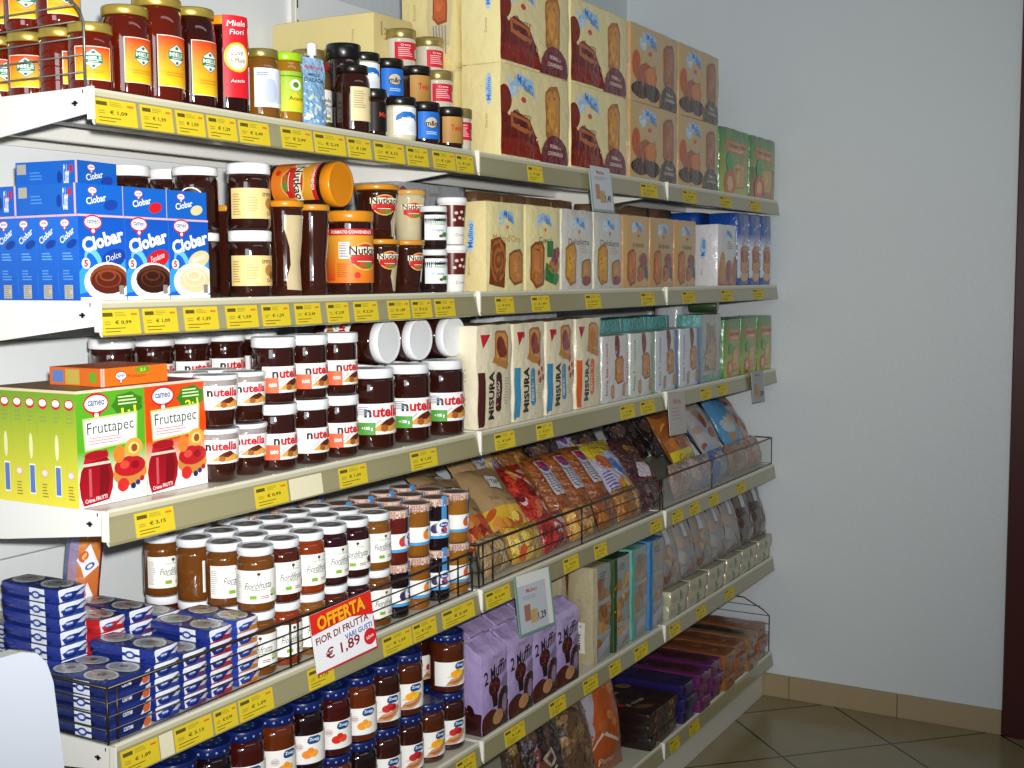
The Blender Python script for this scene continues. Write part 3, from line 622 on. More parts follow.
# ================================================================ the goods: cartons and bags
def cameo(a, cx, cy, s):
    a.ell(cx, cy, s*1.3, s*.85, '#c8202a'); a.poly([(cx-.7*s,cy-.5*s),(cx+.7*s,cy-.5*s),(cx,cy-1.5*s)], '#c8202a'); a.ell(cx, cy, s*1.15, s*.66, '#f6f4f2'); a.text('cameo', cx, cy+.05*s, s*1.7, s*.42, '#2a4a9a', bold=1); a.ell(cx, cy-.95*s, s*.22, s*.22, '#f6f4f2')
def cio_front(ec, cup, cup2, sub):
    a = Art(8.3, 12, '#1c63c8', '#1152b8'); a.poly([(0,4),(2.4,7),(5.4,4.4),(8.3,6.2),(8.3,2),(0,1)], '#3a9ae0'); a.ell(2.6, 5.4, 1.4, 2.2, '#6cc0ee', None, 30); a.ell(2.4, 5.2, .8, 1.6, '#1c63c8', None, 30)
    a.rect(0, 11.7, 8.3, .3, '#d8b0c4'); cameo(a, 2.6, 10.9, 1.25); a.text('Ciobar', 4.3, 8.5, 7.6, 2.1, '#f6f7fa', 14, 2)
    a.ell(6.1, 5.9, 2.3, 1.3, ec, None, 18); a.text(sub, 6.1, 6.2, 2.8, .9, '#e9eef8', 18, 0, .2)
    a.ell(5.0, 2.6, 4.3, 2.8, '#eef1f4'); a.ell(5.2, 3.0, 3.5, 2.1, cup2); a.ell(5.1, 2.7, 3.2, 1.8, cup); a.ell(5.0, 3.1, 2.4, 1.3, cup2); a.ell(5.0, 3.0, 2.1, 1.1, cup); a.ell(4.9, 3.5, 1.5, .8, cup2); a.ell(4.9, 3.5, 1.2, .55, cup)
    a.rect(0, 0, 8.3, .5, '#e8ecf2'); a.ell(1.1, 5.2, .75, .75, '#e8ecf4'); a.text('5', 1.1, 5.2, .7, 1.0, '#c8202a', bold=2); a.rect(6.9, .8, .9, 1.3, '#8a8480')
    return a
def cio_side():
    a = Art(4.2, 12, '#1458b8', '#1c6ad0'); a.rect(0, 11.7, 4.2, .3, '#d8b0c4'); cameo(a, 1.6, 10.8, .7); a.text('Ciobar', 2.0, 9.1, 3.2, 1.0, '#e6ecf6', 32, 1); a.ell(2.9, 7.9, 1.1, .55, '#0c3a92', None, 20); a.lines(1, 5.6, 2.2, 1.2, 3, '#6aa2e0'); a.lines(1, 2.8, 2.0, 1.6, 4, '#5a94da', 2); a.rect(1.2, .3, 1.7, 1.9, '#b9b09c'); a.lines(1.3, .4, 1.5, 1.7, 6, '#7a7a80', 2)
    return a
def cio_end(ec):
    a = Art(8.3, 4.2, '#1560c0'); cameo(a, 2.9, 3.3, .62); a.text('Ciobar', 3.5, 2.1, 3.6, 1.0, '#eef2f8', 12, 1); a.ell(6.1, 1.4, 1.3, .75, ec, None, 12); return a
cs_ = [('cio_blue', '#1a3fa0', '#5a2014', '#8a4428', 'Dolce'), ('cio_red', '#cc1c24', '#35160e', '#5c3020', 'Fondente'), ('cio_cream', '#d9cf9c', '#e0cfa0', '#f0e8cc', 'Bianco')]
la = Art(12, 4.2, '#1560c0'); la.rect(11.6, 0, .4, 4.2, '#d8b0c4'); la.text('Ciobar', 9.9, 2.1, 1.1, 3.2, '#e6ecf6', 0, 1); la.ell(10.8, 3.0, .35, .6, '#c8202a'); la.ell(8.6, 1.8, .5, .9, '#0c3a92'); la.rect(.3, 2.4, 1.8, 1.5, '#a8a698'); la.lines(2.8, 1.4, 2.6, 1.4, 3, '#4a8ad4')
for k, ec, cu, cu2, sub in cs_:
    ta = Art(8.3, 4.2, '#1c62bc'); ta.rect(0, 0, 8.3, .2, '#d8b0c4')
    kind(k, 'cocoa_drink_box', 'box', [('box', carton(.083, .042, .12, '#1560c0', cio_front(ec, cu, cu2, sub), cio_side(), ta).mesh('box'), None, None)])
    kind(k+'_flat', 'cocoa_drink_box', 'box', [('box', carton(.083, .12, .042, '#1560c0', cio_end(ec), la, Art(8.3, 12, '#1a5cb8')).mesh('box'), None, None)])
def fru_front(c1, c2, r11):
    a = Art(12.6, 16.6, '#e9d83c' if c1 == '#58a824' else '#f0b02c', c1); a.rect(0, 7, 12.6, 9.6, c1, c1); a.rect(0, 3, 12.6, 5, '#f2ecd0', c1)
    a.rect(0, 16.2, 12.6, .4, '#e8c8b8'); cameo(a, 3.6, 14.6, 1.8)
    P = [(8.4+3.1*math.cos(k*.449)*(1 if k % 2 else .86), 14.0+1.9*math.sin(k*.449)*(1 if k % 2 else .86)) for k in range(14)]
    a.poly([(x+1.0, y) for x, y in P], '#3c7a1c'); a.lines(7.6, 13.9, 3.8, 1.5, 3, '#d2e8a8'); a.text(r11, 9.6, 12.9, 2.8, 1.5, '#f0ea2c', 6, 1)
    a.poly([(1.0,12.6),(11.2,12.9),(11.0,8.4),(1.3,7.9)], '#b8d07c'); a.poly([(1.25,12.3),(10.9,12.6),(10.7,8.7),(1.5,8.2)], '#f4f5f2')
    a.text('Fruttapec', 6.1, 10.9, 8.6, 2.2, '#2a4038', 1, 0); a.lines(2.0, 8.7, 7.6, 1.2, 3, '#e09a9a', 3)
    a.rect(0, 0, 12.6, 3.2, '#ecebe6'); a.poly([(.8,.2),(5.4,.6),(6.1,2.2),(6.3,4.2),(5.8,6.0),(5.0,7.0),(1.5,6.6),(.5,5.2),(.1,3.4),(.3,1.6)], '#a81422', '#8c0e1a'); a.poly([(3.6,1.2),(5.2,1.6),(5.7,3.8),(5.2,5.8),(3.9,5.6)], '#7a0c18'); a.poly([(.9,6.2),(5.5,6.8),(5.2,7.9),(1.3,7.4)], '#b81c28'); a.ell(3.3, 7.3, 2.2, .6, '#a01420'); a.rect(.9, 5.8, 4.9, .4, '#e0c8b0'); a.rect(1.8, 1.4, .5, 4.0, '#c8545c')
    a.text('Crèma FRUTTI', 3.0, 1.0, 4.0, .6, '#f2e0e0', 4, 1)
    a.ell(9.4, 3.9, 3.2, 1.9, '#c8863c'); a.ell(9.4, 4.9, 3.0, 1.5, '#b81c24'); a.ell(8.4, 5.2, .9, .6, '#d84a3a'); a.ell(10.4, 5.0, .8, .6, '#8c101c'); a.ell(7.4, 6.9, 1.1, 1.3, '#e8802c'); a.ell(10.2, 7.6, 1.7, 1.4, '#eaa43c'); a.ell(10.2, 7.5, 1.1, .9, '#f4cf7a'); a.ell(10.3, 7.5, .6, .6, '#9a4a24')
    a.ell(8.0, 2.3, 1.1, 1.0, '#d02c2c'); a.ell(9.9, 1.9, .5, .45, '#1c2a5c'); a.ell(10.8, 2.3, .45, .4, '#2a3a6c'); a.ell(11.6, 2.8, .45, .4, '#b0202c')
    return a
def fru_side(c1, n):
    a = Art(2.7, 16.6, '#e6d840', c1); a.rect(0, 16.2, 2.7, .4, '#d8c8a0'); a.ell(1.3, 14.6, .95, .8, '#c8202a'); a.ell(1.3, 14.7, .75, .5, '#f4f2f0'); a.lines(.6, 11.8, 1.5, 1.8, 3, '#8aa04a', n)
    if n % 2: a.rect(.8, 1.4, 1.2, 4.4, '#f0f0ea'); a.rect(.9, 1.6, 1.0, 4.0, '#5a78b8'); a.ell(1.3, 8.4, .4, 1.9, '#dfe0a8')
    else: a.ell(1.3, 4.6, .7, .6, '#e8a89c'); a.ell(1.3, 4.6, .5, .4, '#f2e4d0'); a.lines(.7, 1.0, 1.3, 2.2, 5, '#9a8a3a')
    return a
for k, c1, r11 in (('fru_green', '#58a824', '1:1'), ('fru_orange', '#dc4a14', '2:1')):
    for n in (0, 1): kind(k+str(n), 'jam_setting_box', 'box', [('box', carton(.126, .0265, .166, '#b0722c', fru_front(c1, 0, r11), fru_side('#6a9a24' if c1 == '#58a824' else '#b86a14', n), Art(12.6, 2.65, '#8a6a44' if k == 'fru_green' else '#a83a1c')).mesh('box'), None, None)])
a = Art(12.6, 2.65, '#e0701c'); cameo(a, 3.4, 1.4, .85); a.text('Fruttapec', 6.5, 1.2, 3.6, .7, '#8a4a14'); a.ell(7.6, 2.1, 1.5, .55, '#6a9a24'); a.text('2:1', 7.6, 2.1, 1.0, .5, '#f0ea2c', bold=1); a.rect(0, 0, .3, 2.65, '#e8b8a8')
b2 = Art(11.2, 2.65, '#d0641c'); b2.rect(.6, .4, 2.4, 1.8, '#5a78b8'); b2.rect(3.4, .2, 3.0, 2.2, '#b8a04a'); b2.ell(9.2, 1.3, .9, .8, '#6a9a24'); b2.rect(10.8, 0, .4, 2.65, '#d8b8a8')
kind('fru_flat', 'jam_setting_box', 'box', [('box', carton(.126, .112, .0265, '#c86018', a, b2, Art(12.6, 11.2, '#d8662c')).mesh('box'), None, None)])

def mulino(a, cx, cy, s, sub=None, sc='#8a5a2c'):
    a.ell(cx-1.35*s, cy, .75*s, .75*s, '#b8d4ec'); a.ell(cx-1.35*s, cy, .42*s, .42*s, '#e8e0c0')
    a.poly([(cx-2.0*s,cy-.2*s),(cx-.6*s,cy+.95*s),(cx+1.4*s,cy+.65*s),(cx+1.9*s,cy-.7*s),(cx+1.1*s,cy-.25*s),(cx-.4*s,cy+.05*s)], '#9cc4ea')
    a.text('Mulino', cx+.35*s, cy+.35*s, 2.1*s, .62*s, '#2f62b4', -12, 1); a.text('Bianco', cx+.9*s, cy-.1*s, 1.3*s, .4*s, '#2f62b4', -14, 1); a.ell(cx+.1*s, cy-.85*s, .38*s, .2*s, '#c8302a')
    if sub: a.text(sub, cx+.1*s, cy-1.95*s, len(sub)*.34*s, .62*s, sc)
def rusk(a, cx, cy, w, h, c, c2, rot=0):
    ca, sa = math.cos(R(rot)), math.sin(R(rot))
    def t(x, y): return (cx+x*ca-y*sa, cy+x*sa+y*ca)
    a.poly([t(-w/2,-h*.30), t(-w*.1,-h/2), t(w/2,-h*.42), t(w/2,h*.34), t(w*.3,h/2), t(-w*.2,h*.46), t(-w/2,h*.36)], c2)
    a.poly([t(-w*.42,-h*.26), t(-w*.1,-h*.42), t(w*.40,-h*.36), t(w*.40,h*.30), t(w*.26,h*.42), t(-w*.16,h*.40), t(-w*.42,h*.31)], c)
    cc = lin(c); hi = tuple(min(1, k*1.35+.02) for k in cc); dk = tuple(k*.72 for k in cc); rr = random.Random(int(w*100+h*10))
    a.ell(*t(-w*.1, h*.1), w*.22, h*.24, hi, cc, rot)
    for k in range(9): a.ell(*t(rr.uniform(-.3,.3)*w, rr.uniform(-.32,.32)*h), w*rr.uniform(.03,.09), h*rr.uniform(.02,.05), dk if k % 2 else hi, None, rot, 8)
def multi(key, cocoa):
    W, D, H = (.325, .10, .198) if not cocoa else (.325, .10, .198)
    bg = '#e6d79c' if not cocoa else '#c9a873'; n = 2 if not cocoa else 2; a = Art(32.5, 19.8, bg)
    if not cocoa:
        mulino(a, 9.0, 15.6, 3.1, 'Dorate', '#7a3a24'); a.poly([(0,.6),(18.6,.4),(16.4,4.4),(11.6,9.0),(5.4,10.4),(3.0,9.0),(0,11.6)], '#6a160c'); a.poly([(3.6,9.9),(11.4,8.8),(13.4,6.6),(12.2,5.2),(3.8,6.8)], '#b5622c'); a.poly([(4.6,9.1),(10.6,8.2),(12.0,6.6),(5.0,7.5)], '#5c120c')
        a.ell(1.4, 12.4, 2.6, 3.0, '#7a2010'); a.poly([(0,.6),(18.6,.4),(17.2,2.8),(8,4.6),(0,4)], '#84200f'); rusk(a, 23.5, 10.6, 7.0, 14.5, '#c98a30', '#a8651c'); a.ell(24.6, 1.2, 7.0, 5.4, '#6c1420'); a.text('FORMATO', 24.8, 4.0, 5.6, .9, '#e8d0c8', bold=1); a.text('CONVENIENZA', 24.8, 2.4, 7.6, .9, '#e8d0c8', bold=1)
    else:
        mulino(a, 11.5, 15.8, 3.1, 'Cereali', '#6a4a2c'); a.ell(3.0, 9.6, 2.4, 3.6, '#c0561c'); a.ell(9.4, 6.0, 6.4, 4.4, '#a8501c'); a.ell(12.4, 7.4, 4.0, 2.4, '#cf7a34'); a.ell(6.4, 3.2, 6.2, 2.2, '#4a2c1c'); a.ell(13.6, 3.0, 5.4, 2.2, '#3a221a'); rusk(a, 25.2, 11.0, 7.6, 13.5, '#a4602c', '#84441c'); a.ell(25.6, 1.4, 6.4, 5.0, '#3a2218'); a.text('FORMATO', 25.8, 4.0, 5.6, .9, '#d8c8b8', bold=1); a.text('CONVENIENZA', 25.8, 2.5, 7.4, .9, '#d8c8b8', bold=1)
    s = Art(10, 19.8, bg if not cocoa else '#c29a6c'); s.ell(7.4, 14.4, .9, 3.4, '#a8c4dc'); s.text('Mulino', 7.4, 14.4, 4.8, 1.1, '#4a7ab8', 90, 1); s.text('Dorate', 6.8, 7.8, 3.0, .6, '#8a6a3a', 90)
    kind(key, 'rusk_multipack', 'biscuit pack', [('p', carton(W, D, H, bg, a, s, Art(32.5, 10, bg), 'film', brick(W, D, H, .0018, 22, 3), .02).mesh('pack'), None, None)])
multi('multi', False); multi('multi_c', True)
s = Art(14, 19.8, '#dccb8c'); s.poly([(8.8,19),(6.8,12),(7.8,6),(13,4),(14,19)], '#c9b888'); rusk(s, 10.6, 12.4, 3.6, 7.6, '#b5561c', '#8c3a14'); 
for i in range(5): s.rect(8.9+i*.75, 2.4, .35, 6.2, '#8a8890')
s.ell(11.8, 16.2, 1.8, .9, '#9cc4ea'); s.text('Mulino', 11.9, 16.2, 2.6, .8, '#2f62b4', bold=1); s.text('Dorate', 3.6, 12, 3.4, .7, '#9a8a5a', 90)
kind('multi_side', 'rusk_multipack', 'biscuit pack', [('p', carton(.325, .14, .198, '#dccb8c', None, s, None, 'film', brick(.325, .14, .198, .002, 22, 5), .02).mesh('pack'), None, None)])
s = Art(27, 28.5, '#dccb8c'); s.ell(15.5, 19.5, 4.6, 1.8, '#a9c0d4'); s.text('Mulino', 15.5, 19.6, 6.2, 1.6, '#4a7ab8', bold=1); s.text('Dorate', 22, 24, 3, .7, '#9a8a5a', 90)
f_ = Art(15, 28.5, '#d2c184'); f_.rect(2, 24, .5, 3, '#a8905a'); f_.lines(3, 23, 8, 3, 3, '#b59c62')
kind('crate', 'biscuit_carton', 'carton', [('p', carton(.15, .27, .285, '#d8c688', f_, s, Art(15, 27, '#cdb97a'), 'card', brick(.15, .27, .285, .003, 12, 6, .004), .03).mesh('pack'), None, None)])
def biscuit(key, bg, name, tc, draw, side='#e0cf96', name_='biscuit_pack', W=.169, D=.085, H=.19, seed=1, logo=True, top=None):
    w, h = W*100, H*100; a = Art(w, h, bg)
    if logo: mulino(a, w*.5, h*.82, w*.125)
    if name: a.text(name, w*.5, h*.60, min(w*.8, len(name)*1.15), 1.5, tc)
    draw(a, w, h); a.rect(w*.52, 0, .12, h, lin('#ffffff') if False else bg)
    s = Art(D*100, h, side); s.ell(D*60, h*.62, 1.1, 3.4, '#a9c8e4'); s.text('Mulino', D*60, h*.62, 5, 1.3, '#2f62b4', 90, 1); s.text('Biscotti', D*55, h*.28, 3.6, .6, '#c87a3a', 90)
    kind(key, name_, 'biscuit pack', [('p', carton(W, D, H, side, a, s, Art(w, D*100, top or side), 'film', brick(W, D, H, .0018, 26, seed), .017).mesh('pack'), None, None)])
def d1(a, w, h):
    a.poly([(.8,1.6),(7,.6),(7.6,10.2),(5,11.6),(1.4,11)], '#7a3c14')
    for k in range(5): a.ell(4.3, 6.6, 3.2-k*.62, 4.6-k*.9, '#b0682a' if k % 2 == 0 else '#87471a')
    rusk(a, 12.6, 5.2, 6.4, 8.0, '#c07c34', '#8a4a1c')
def d2(a, w, h):
    rusk(a, 4.6, 5.8, 6.4, 11, '#bc7430', '#8f4c1c'); a.poly([(8,2.4),(14.5,1.0),(16.4,3.2),(12,5.2),(9,6.4)], '#1f7a34'); a.ell(13, 5.6, 3.0, 1.8, '#b8702c'); a.ell(13.4, 7.6, 2.0, 2.0, '#7a2434'); a.rect(9.4, 7.6, 3.0, 3.6, '#2c7a3a'); a.ell(14.8, 8.6, 1.1, 1.4, '#9a2c34')
def d3(a, w, h):
    rusk(a, 4.0, 6.0, 5.4, 10.6, '#c99438', '#a87022'); rusk(a, 12.6, 4.4, 5.4, 6.0, '#b8843c', '#8a5424'); a.ell(12.6, 2.0, 2.6, 1.2, '#8a3c2c'); a.lines(9, 8.6, 4, 2, 3, '#b8b0a0')
def d4(a, w, h):
    rusk(a, 4.2, 5.4, 5.0, 10, '#bd6a24', '#8f4214'); a.poly([(8.4,5.0),(15.6,2.0),(15.2,5.6),(11,6.8)], '#1f4a3c'); a.ell(12.4, 7.4, 2.6, 1.9, '#8a2c34'); a.ell(10.4, 3.6, 2.4, 2.0, '#b8601c')
biscuit('b1', '#e9dca0', "Malto d'Oro", '#b5843c', d1, seed=1); biscuit('b2', '#e6d9a0', 'Cereal', '#4a7a2c', d2, seed=2)
biscuit('b3', '#cfccc4', 'Dolcelatte', '#3a3430', d3, '#d8d4b8', seed=3); biscuit('b4', '#c9c6be', 'Dolcelatte', '#3a3430', d3, '#d8d4b8', seed=4)
biscuit('b5', '#c9a56c', 'Armonie', '#4a3a2c', d4, '#c98a5c', seed=5); biscuit('b6', '#bf9c66', 'Armonie', '#4a3a2c', d4, '#b88a5c', seed=6)
def d5(a, w, h): a.rect(0, 0, w, h*.42, '#b05a2c', '#d8c8bc'); a.ell(3, 5.6, 2.2, 5, '#c08434'); a.ell(9, 4.4, 3.6, 3.6, '#9a3c1c'); a.ell(15.2, 5.0, 2.4, 4.4, '#a8441c'); a.lines(7, 11.4, 6, 2, 3, '#8a8a94')
biscuit('b7', '#d9d4d4', '', '#888888', d5, '#dcd8da', seed=7, W=.175, D=.115)
def d6(a, w, h):
    a.rect(0, h*.72, w, h*.28, '#1450a8', '#103c8c'); a.rect(0, h*.55, w, h*.17, '#d8dce4', '#1450a8'); a.rect(0, 0, w, 2.4, '#16469a'); a.text('mulino', w*.5, h*.82, w*.55, 1.6, '#8ab4e0', 20, 1); a.text('Zoo', w*.45, h*.62, w*.55, 2.4, '#c8342c', 70, 1)
    rusk(a, w*.5, 8.0, w*.7, 10, '#c88434', '#a05a20'); a.ell(w*.5, 9.4, w*.3, 2.2, '#a0401c'); a.ell(w*.5, 2.6, w*.34, 1.4, '#d8a06a')
biscuit('b8', '#dfe0e4', '', '#888888', d6, '#16469a', seed=8, W=.112, D=.10, H=.232, logo=False, top='#143c90')
# third shelf packs
def mis(key, c, txt, seed, fill):
    a = Art(14.6, 22, '#ded3b4'); a.rect(.2, .4, 2.2, 11.6, c); a.poly([(1.0,20.2),(4.4,20.0),(1.8,17.2)], '#b8202a')
    rusk(a, 9.2, 17.0, 6.4, 8.2, '#c9924a', '#a8682c', -8); a.ell(9.2, 17.2, 1.8, 2.4, fill); a.ell(10.3, 16.2, 1.3, 1.5, fill); a.poly([(4.6,14.0),(11.6,12.2),(12.4,13.6),(5.4,15.2)], '#b87c3a')
    a.text('MISURA', 4.7, 7.0, 10.4, 2.3, '#1d1714', 90, 2); a.poly([(6.6,11.2),(7.2,11.8),(8.8,11.8),(9.4,11.2),(9.4,3.8),(8.8,3.2),(7.2,3.2),(6.6,3.8)], c); a.text(txt, 8.0, 7.5, 6.6, 1.1, '#e9ddc8', 90, 1)
    a.lines(10.4, 4.5, 2.4, 6, 10, '#bfae8a', seed)
    if 'FIBRA' in txt:
        for x, y in ((11.2,12.6),(12.4,11.2),(11.0,10.4),(12.8,9.4),(11.6,8.8),(3.6,19.4)): a.ell(x, y, .5, .7, '#a83a2c')
    s = Art(8, 22, '#e2d8bc'); s.text('MISURA', 4.8, 9, 8, 1.6, '#b0a58c', 90, 1)
    kind(key, 'cracker_pack', 'cracker pack', [('p', carton(.146, .08, .22, '#dcd0b2', a, s, Art(14.6, 8, '#a8946c'), 'film', gusset(.146, .08, .22, seed, .0022) if False else brick(.146, .08, .22, .003, 20, seed, .004), .016).mesh('pack'), None, None)])
mis('mis_b', '#4a1c18', 'DOLCI CACAO', 11, '#7a2c18'); mis('mis_l', '#3c88b0', 'FIBRA EXTRA', 12, '#8a2018'); mis('mis_o', '#d8602c', 'PRIVOLAT', 13, '#b8722c')
def fette(key, tcol, bg, seed, extra=None, W=.166, H=.17):
    w = W*100; h = H*100; a = Art(w, h, bg); a.text('fette biscottate', 2.0, h*.5, h*.8, 1.3, tcol, 90, 1); a.rect(3.2, 1.6, .5, h*.7, '#d8c8b8'); a.ell(8.4, 14.8, 1.8, 4.0, '#7a3024'); rusk(a, 9.6, 8.0, 6.0, 7.4, '#c0844c', '#96602c'); rusk(a, 5.4, 2.6, 2.0, 3.8, '#c09060', '#9a6a3c'); a.text('frollini', w-2.0, h*.48, h*.5, 1.4, '#b8606c', 90); rusk(a, 12.6, 2.8, 1.8, 3.6, '#b88858', '#946a44')
    if extra: a.rect(w-3, 0, 3, h, extra)
    s = Art(8, h, '#d8dcd4'); s.rect(0, 0, 8, .8, '#8ab4a8')
    kind(key, 'toast_pack', 'toast pack', [('p', carton(W, .08, H, '#cfd4cc', a, s, Art(w, 8, '#b8c8c0'), 'film', brick(W, .08, H, .002, 24, seed), .017).mesh('pack'), None, None)])
fette('fet_a', '#a8586a', '#d4d0cc', 21); fette('fet_b', '#6a9a5c', '#d0d4cc', 22, '#8ab08a'); fette('fet_c', '#7a7ab0', '#ccd0d4', 23, '#2c64b8')
a = Art(16, 20.4, '#2c9a9c', '#6cb4b0'); rusk(a, 8, 9, 6, 12, '#c09468', '#a07444'); a.rect(0, 0, 16, 2.4, '#7ab8b0'); a.rect(12.6, 0, .8, 20.4, '#b8dcd8')
kind('teal', 'cracker_pack', 'cracker pack', [('p', carton(.16, .08, .204, '#2c9494', a, Art(8, 20.4, '#2a8a8c'), Art(16, 8, '#1f9090'), 'foil', brick(.16, .08, .204, .003, 24, 24), .017).mesh('pack'), None, None)])
a = Art(16, 20.4, '#a9aaa4'); a.poly([(4,18),(11,18),(12,3),(3,3)], '#8c7c68'); a.ell(7.6, 8, 3.4, 4.6, '#b09878'); a.ell(8.4, 14, 1.6, 3.4, '#94806c'); a.rect(0, 0, 16, 1.8, '#7aa89c'); a.rect(0, 0, 1.6, 20.4, '#8aa8a0')
kind('silver', 'cracker_pack', 'cracker pack', [('p', carton(.16, .08, .204, '#9aa09a', a, Art(8, 20.4, '#6aa8a4'), Art(16, 8, '#8a9a98'), 'foil', brick(.16, .08, .204, .003, 24, 25), .017).mesh('pack'), None, None)])
def greenp(key, W, H, seed, brown=False):
    w = W*100; h = H*100; a = Art(w, h, '#b8b84c', '#2f7a34'); 
    if brown: a.rect(0, 0, w, h*.5, '#a8743c', '#5a7a3c')
    for k in range(5): a.poly([(w*.3,h*.78),(w*.3+2.2*math.cos(2.2-k*.25),h*.78+3.2*math.sin(2.2-k*.25)),(w*.3+2.2*math.cos(2.1-k*.25),h*.78+3.2*math.sin(2.1-k*.25))], '#d89a3c')
    a.poly([(w*.14,h*.82),(w*.9,h*.80),(w*.86,h*.62),(w*.2,h*.64)], '#c9762c'); a.text('Grancereale', w*.54, h*.75, w*.66, 1.3, '#5a2c14', 0, 1); a.text('Cereali', w*.55, h*.68, w*.4, .8, '#eadfae', 0, 1)
    rusk(a, w*.62, h*.30, w*.46, h*.44, '#c9a04c', '#b07c34'); a.ell(w*.3, h*.48, w*.12, w*.12, '#3c9a4c'); a.ell(w*.3, h*.15, w*.18, w*.16, '#c85a2c'); a.ell(w*.3, h*.15, w*.1, w*.09, '#e0b070')
    kind(key, 'cereal_biscuit_pack', 'biscuit pack', [('p', carton(W, .09, H, '#2c6c34', a, Art(9, h, '#3c8a44'), Art(w, 9, '#2c6a34'), 'film', brick(W, .09, H, .002, 24, seed), .017).mesh('pack'), None, None)])
greenp('gr_a', .157, .185, 31); greenp('gr_t', .27, .20, 32); greenp('gr_u', .26, .20, 33, True)
# small background packs
def plain(key, name, W, D, H, c, m='film', seed=41, art=None, side=None, cat='pack', top=None, amp=.002, gs=.02):
    kind(key, name, cat, [('p', carton(W, D, H, c, art, side, top, m, brick(W, D, H, amp, 20, seed), gs).mesh('pack'), None, None)])
a = Art(24, 4.55, '#a8aab0'); a.text('Loacker', 4.5, 2.6, 4, 1.3, '#5a4a50', 0, 0, .2); a.text('Quadratini', 13, 2.4, 5, 1.3, '#5a5a60', 0, 0, .2); a.ell(1.4, 2.6, 1.2, 1.0, '#8a4a40')
plain('grey_tray', 'wrapped_wafer_tray', .28, .14, .0455, '#b4b6bc', 'film', 42, a)
a = Art(24, 5.6, '#6e5038'); a.rect(10, 0, 1, 5, '#b88a4c'); a.lines(2, 1, 6, 3, 4, '#a8784c'); a.lines(14, 1, 7, 3, 4, '#8a6848', 3)
plain('brown_tray', 'biscuit_tray_pack', .24, .12, .056, '#6a4c34', 'film', 43, a)
plain('blue_top', 'biscuit_pack', .20, .10, .235, '#1848a0', 'film', 44)
plain('white_pack', 'biscuit_pack', .30, .09, .24, '#b4b6ba', 'film', 45)
# ================================================================ top shelf
z = ZS[0]; S = .0006
for t in range(2):
    for i in range(4):
        inst('honey_s', (.053+.004*(t+i) % .006, .048+i*.0645, z+S+t*.0965), R([-35,10,-50,-20,-40,5][(i+t*2) % 6]),
             f'small gold-lidded honey jar, {ORD[i]} from the front, {"upper" if t else "lower"} layer at the rack end', 'small honey jars along the rack end') if not (t and i == 0) else None
inst('honey_g', (.122, .114, z+S), R(-30), 'small honey jar with a green lid, behind the front gold-lidded jar on the top shelf')
inst('honey_m', (.115, .045, z+S), R(0), 'medium gold-lidded honey jar with white-edged label, between small and tall jars')
inst('honey_l', (.175, .043, z+S), R(0), 'tallest honey jar with gold lid and yellow and red label on the top shelf')
inst('honey_d', (.245, .042, z+S), R(0), 'tall dark honey jar with gold lid, beside the red-sleeved jar')
inst('honey_sleeve', (.320, .042, z+S), R(-6), 'dark honey jar with orange lid and red card sleeve on the top shelf')
inst('black_lid_jar', (.447, .105, z+S), 0, 'dark jar with black lid just behind the pale picture-label jar')
inst('pale_label_jar', (.394, .035, z+S), R(-20), 'small honey jar with a pale blue picture label and gold lid')
inst('lime_lid_jar', (.456, .036, z+S), R(-15), 'honey jar with lime green lid and green label on the top shelf')
# blue spouted pouch
W, D, H = .052, .03, .118; a = Art(5.2, 11.8, '#6a9cc8', '#8db4d4'); a.text('Ambrosoli', 2.6, 10.2, 4.0, .8, '#c8342c', 0, 1, .2); a.text('MIELE', 2.6, 8.9, 2.4, .5, '#2c3a5c', 0, 1); a.text("D'ACACIA", 2.6, 8.0, 4.2, .7, '#2c3a5c', 0, 1)
for k in range(26): a.ell(rnd.uniform(.6, 4.6), rnd.uniform(.6, 5.2), rnd.uniform(.2, .5), rnd.uniform(.2, .45), rnd.choice(['#e6ecf0','#cfdde8','#c8d8b0','#b4c8dc']), None, rnd.uniform(0, 90))
def Fp(p):
    t = p.z/.118; return Vector((p.x*(1-.18*ss((t-.8)/.2)+.06*math.sin(t*9)), p.y*(1-.85*t)*(1-.7*abs(2*p.x/.052)**3), p.z))
pm = carton(W, D, H, '#7aa4cc', a, None, None, 'foil', Fp, .008); cp = MB(); cp.lathe([(.004,.117,'#e8ecf0'),(.004,.122,'#e8ecf0'),(.0082,.122,'#eef1f4'),(.0082,.141,'#eef1f4'),(.007,.1425,'#eef1f4')], 'plastic', 16)
kind('pouch', 'honey_pouch', 'pouch', [('pouch_bag', pm.mesh('pouch_bag'), None, None), ('spout_cap', cp.mesh('spout_cap'), None, 'white screw cap')])
inst('pouch', (.518, .03, z+S), R(-12), 'blue honey pouch with white spout cap standing on the top shelf edge')
inst('white_label_jar', (.596, .087, z+S), R(-15), 'honey jar with white text label behind the blue pouch')
inst('beige_label_jar', (.663, .024, z+S) if False else (.640, .036, z+S), R(-5), 'dark jar with black lid and beige label, in front on the top shelf')
inst('mini_black', (.700, .034, z+S), R(8), 'slim black-labelled spread jar next to the beige-labelled jar')
names = {'mini_white': 'white-labelled', 'mini_blue': 'blue-labelled', 'mini_gold': 'gold-labelled', 'red_label_jar': 'red-labelled'}
for i, (k, X) in enumerate((('mini_white', PX(400,.032,z+.04)), ('mini_blue', PX(424,.032,z+.04)), ('mini_gold', PX(448,.032,z+.04)), ('red_label_jar', .984))):
    inst(k, (X, .032, z+S), R(-18), f'{names[k]} small spread jar in the front row, lower tier, of the top shelf', 'small spread jars on the top shelf')
